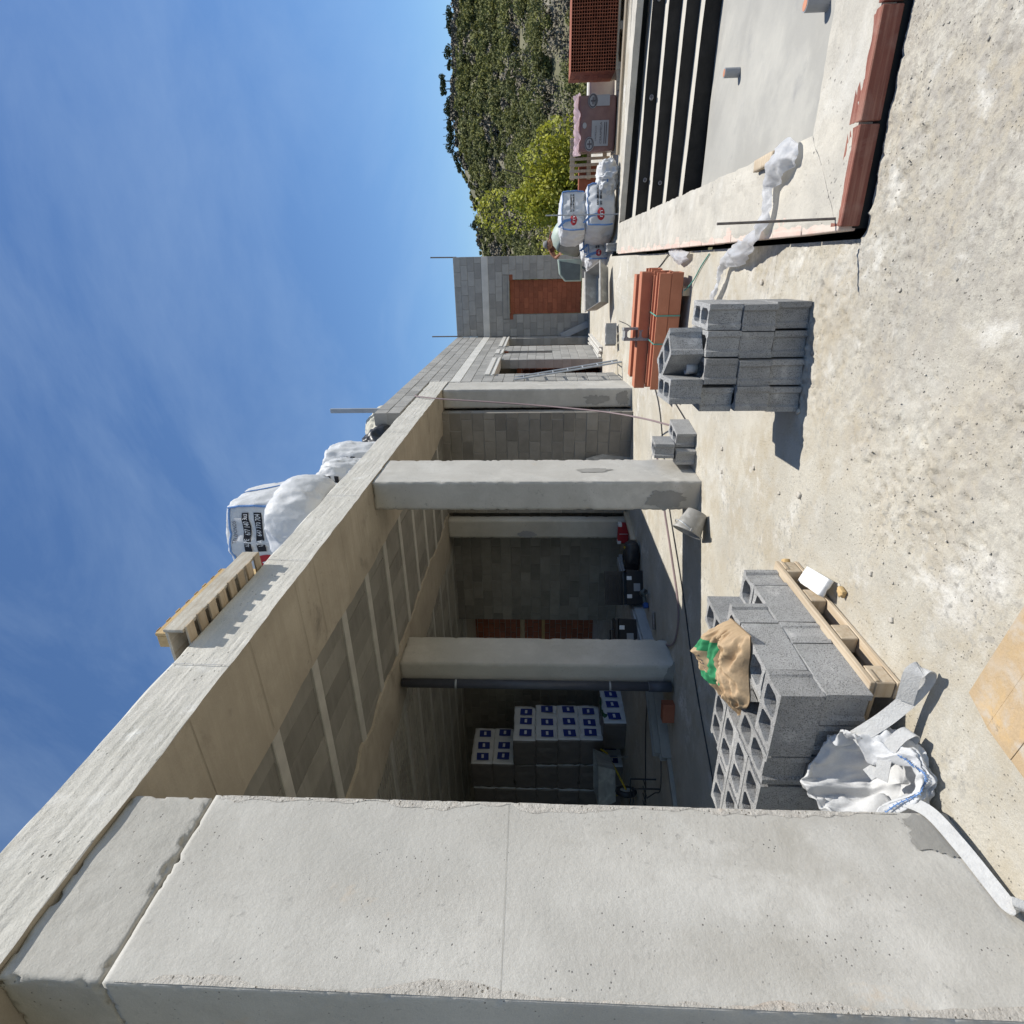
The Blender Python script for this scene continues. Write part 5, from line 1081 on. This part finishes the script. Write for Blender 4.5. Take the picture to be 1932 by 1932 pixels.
def leaf_quads(C, size, flat=.0, up=.35):
    n = len(C); d = rng.normal(size=(n,3)); d[:,2] *= (1-flat); d /= np.linalg.norm(d,axis=1,keepdims=True); e = np.cross(d, rng.normal(size=(n,3))); e /= np.linalg.norm(e,axis=1,keepdims=True); s = (size*rng.uniform(.6,1.3,n))[:,None] if np.isscalar(size) else (size*rng.uniform(.6,1.3,n))[:,None]
    return np.stack([C-d*s-e*s*.15, C+e*s*.55-d*s*.1, C+d*s, C-e*s*.55+d*s*.1], 1)
def crown(n, rx, ry, rz, lumps, seed):
    """points spread through lumpy volume"""
    r = np.random.default_rng(seed); L = r.normal(size=(lumps,3)); L /= np.linalg.norm(L,axis=1,keepdims=True); L *= r.uniform(.25,.85,(lumps,1)); L[:,2] = np.abs(L[:,2])*.9-.15
    rad = r.uniform(.22,.42,lumps); k = r.integers(0,lumps,n); d = r.normal(size=(n,3)); d /= np.linalg.norm(d,axis=1,keepdims=True); P = L[k]+d*(rad[k]*r.uniform(.55,1.,n)**.5)[:,None]
    return P*np.array([rx,ry,rz])
def scrub(name, label, n, arange, trange, size, leaves, mats, lsz, seed, prob=None, squash=.8):
    r = np.random.default_rng(seed); az = r.uniform(*arange, n*3); t = r.uniform(0,1,n*3)**.8*(trange[1]-trange[0])+trange[0]; x, y, z = hill_xyz(az, t)
    if prob is not None: keep = r.random(len(az)) < prob(x, y, t); az, t, x, y, z = az[keep], t[keep], x[keep], y[keep], z[keep]
    x, y, z, t = x[:n], y[:n], z[:n], t[:n]; prot = [crown(leaves, 1, 1, 1, 7, seed+q) for q in range(8)]; Qs = []
    for b in range(len(x)):
        s = size*r.uniform(.55,1.35); p = prot[b % 8]*np.array([s, s, s*squash]); an = r.uniform(0,6.28); c, sn = math.cos(an), math.sin(an); p = np.stack([p[:,0]*c-p[:,1]*sn, p[:,0]*sn+p[:,1]*c, p[:,2]],1)+np.array([x[b],y[b],z[b]+s*squash*.35]); Qs.append(p)
    C = np.concatenate(Qs); L4 = leaf_quads(C, np.hypot(C[:,0]-CAMX, C[:,1])*lsz); return tag(link(name, npmesh(name, L4.reshape(-1,3), np.arange(len(L4)*4).reshape(-1,4), mats)), label, 'scrub', kind='stuff')
pr1 = lambda x, y, t: np.clip(.62+1.5*fbm(np.stack([x,y,0*x],-1), .045, 3, 500), .04, 1)*np.where(t>.78, .28, 1)
pr2 = lambda x, y, t: np.clip(.35-1.5*fbm(np.stack([x,y,0*x],-1), .045, 3, 500), .03, 1)
scrub('green_scrub', 'mass of green pine scrub covering the hillside', 620, (-7,23), (.0,.82), 2.1, 420, 'scrub', .0020, 601, pr1)
scrub('dark_scrub', 'darker evergreen scrub filling the hillside between the pines', 420, (-7,23), (.0,.88), 1.6, 320, 'scrub_dark', .0020, 611, pr1, .9)
scrub('dry_scrub', 'grey leafless brush scattered over the hillside', 520, (-7,23), (.02,.99), 1.35, 210, 'dryscrub', .0022, 621, pr2)
scrub('low_scrub', 'low olive bushes dotted over the upper slope', 900, (-7,23), (.45,1.0), .75, 70, 'scrub', .0022, 631, None, .8)
# individual pines on the skyline
def pine(az, t, h, label, seed, w=1., stem=.45):
    x, y, z = [float(v) for v in hill_xyz(np.array([az]), np.array([t]))]
    tr = thing('pine_tree', label, 'tree', (x,y,z-.2), 0, 'pines on the skyline'); mb = MB(); mb.tube([(0,0,0),(.1,0,h*.4),(0,.1,h*.8)], [.16,.12,.05], 7); mb.obj('trunk', 'bark', tr)
    C = crown(480, h*.36*w, h*.36*w, h*.36, 9, seed)+np.array([0,0,h*(stem+.28)]); L4 = leaf_quads(C, .26); o = link('crown', npmesh('crown', L4.reshape(-1,3), np.arange(len(L4)*4).reshape(-1,4), 'pine'), tr)
def px_az(y1932): return math.degrees(math.atan2(966-y1932, FPX))-23.968
PN = [(20,3.4,'bushy pine in the pair on the skyline nearest the ridge end'),(46,3.0,'lower pine beside the bushy pine on the skyline'),(92,3.2,'rounded pine standing apart on the bare crest'),(118,2.6,'small round pine on the bare crest'),(148,3.6,'tall-stemmed pine with open crown on the crest'),(163,3.4,'slim pine leaning beside the tall-stemmed pine'),(192,3.0,'pine at the start of the dense skyline row'),(206,3.2,'second pine of the dense skyline row, counted from the bare crest'),(221,3.4,'third pine of the dense skyline row, counted from the bare crest'),(236,3.6,'fourth pine of the dense skyline row, counted from the bare crest'),(252,3.9,'fifth pine of the dense skyline row, counted from the bare crest'),(267,4.2,'largest pine ending the dense skyline row'),(292,3.0,'small pine below the dense skyline row'),(311,2.8,'dark pine on the shoulder of the ridge'),(424,3.2,'dark pine low on the ridge above the end wall')]
for k, (yy, h, lab) in enumerate(PN): pine(px_az(yy), 1.0, h*1.35, lab, 700+k, 1.0 if k in (3,4,5) else 1.3, .35 if k in (4,5) else .12)
# near yellow-green trees behind the terrace
def tree(loc, h, w, label, seed, n=5200, m='yellowleaf', lsz=.085):
    t = thing('deciduous_tree', label, 'tree', loc); mb = MB(); mb.tube([(0,0,0),(.05,.0,h*.3),(.0,.05,h*.6)], [.14,.10,.05], 8); r = random.Random(seed)
    for k in range(9):
        a = r.uniform(0,6.28); z0 = h*r.uniform(.2,.55); mb.tube([(0,0,z0),(w*.3*math.cos(a),w*.3*math.sin(a),z0+h*.15),(w*.6*math.cos(a),w*.6*math.sin(a),z0+h*.36)], [.05,.035,.012], 6)
    mb.obj('trunk', 'bark', t); C = crown(n, w, w, h*.52, 26, seed)+np.array([0,0,h*.52]); L4 = leaf_quads(C, lsz); link('crown', npmesh('crown', L4.reshape(-1,3), np.arange(len(L4)*4).reshape(-1,4), m), t)
tree((4.55,25.2,-3.4), 7.7, 2.05, 'tall yellow-green leafy tree behind the stacked big bags', 801, 17000, 'yellowleaf', .08)
tree((2.9,27.5,-3.6), 6.0, 1.8, 'smaller yellow-green tree close to the end wall', 802, 9000, 'yellowleaf', .08)
tree((6.0,25.5,-3.6), 5.0, 1.35, 'thin half-bare tree behind the upright pallet', 803, 1700)
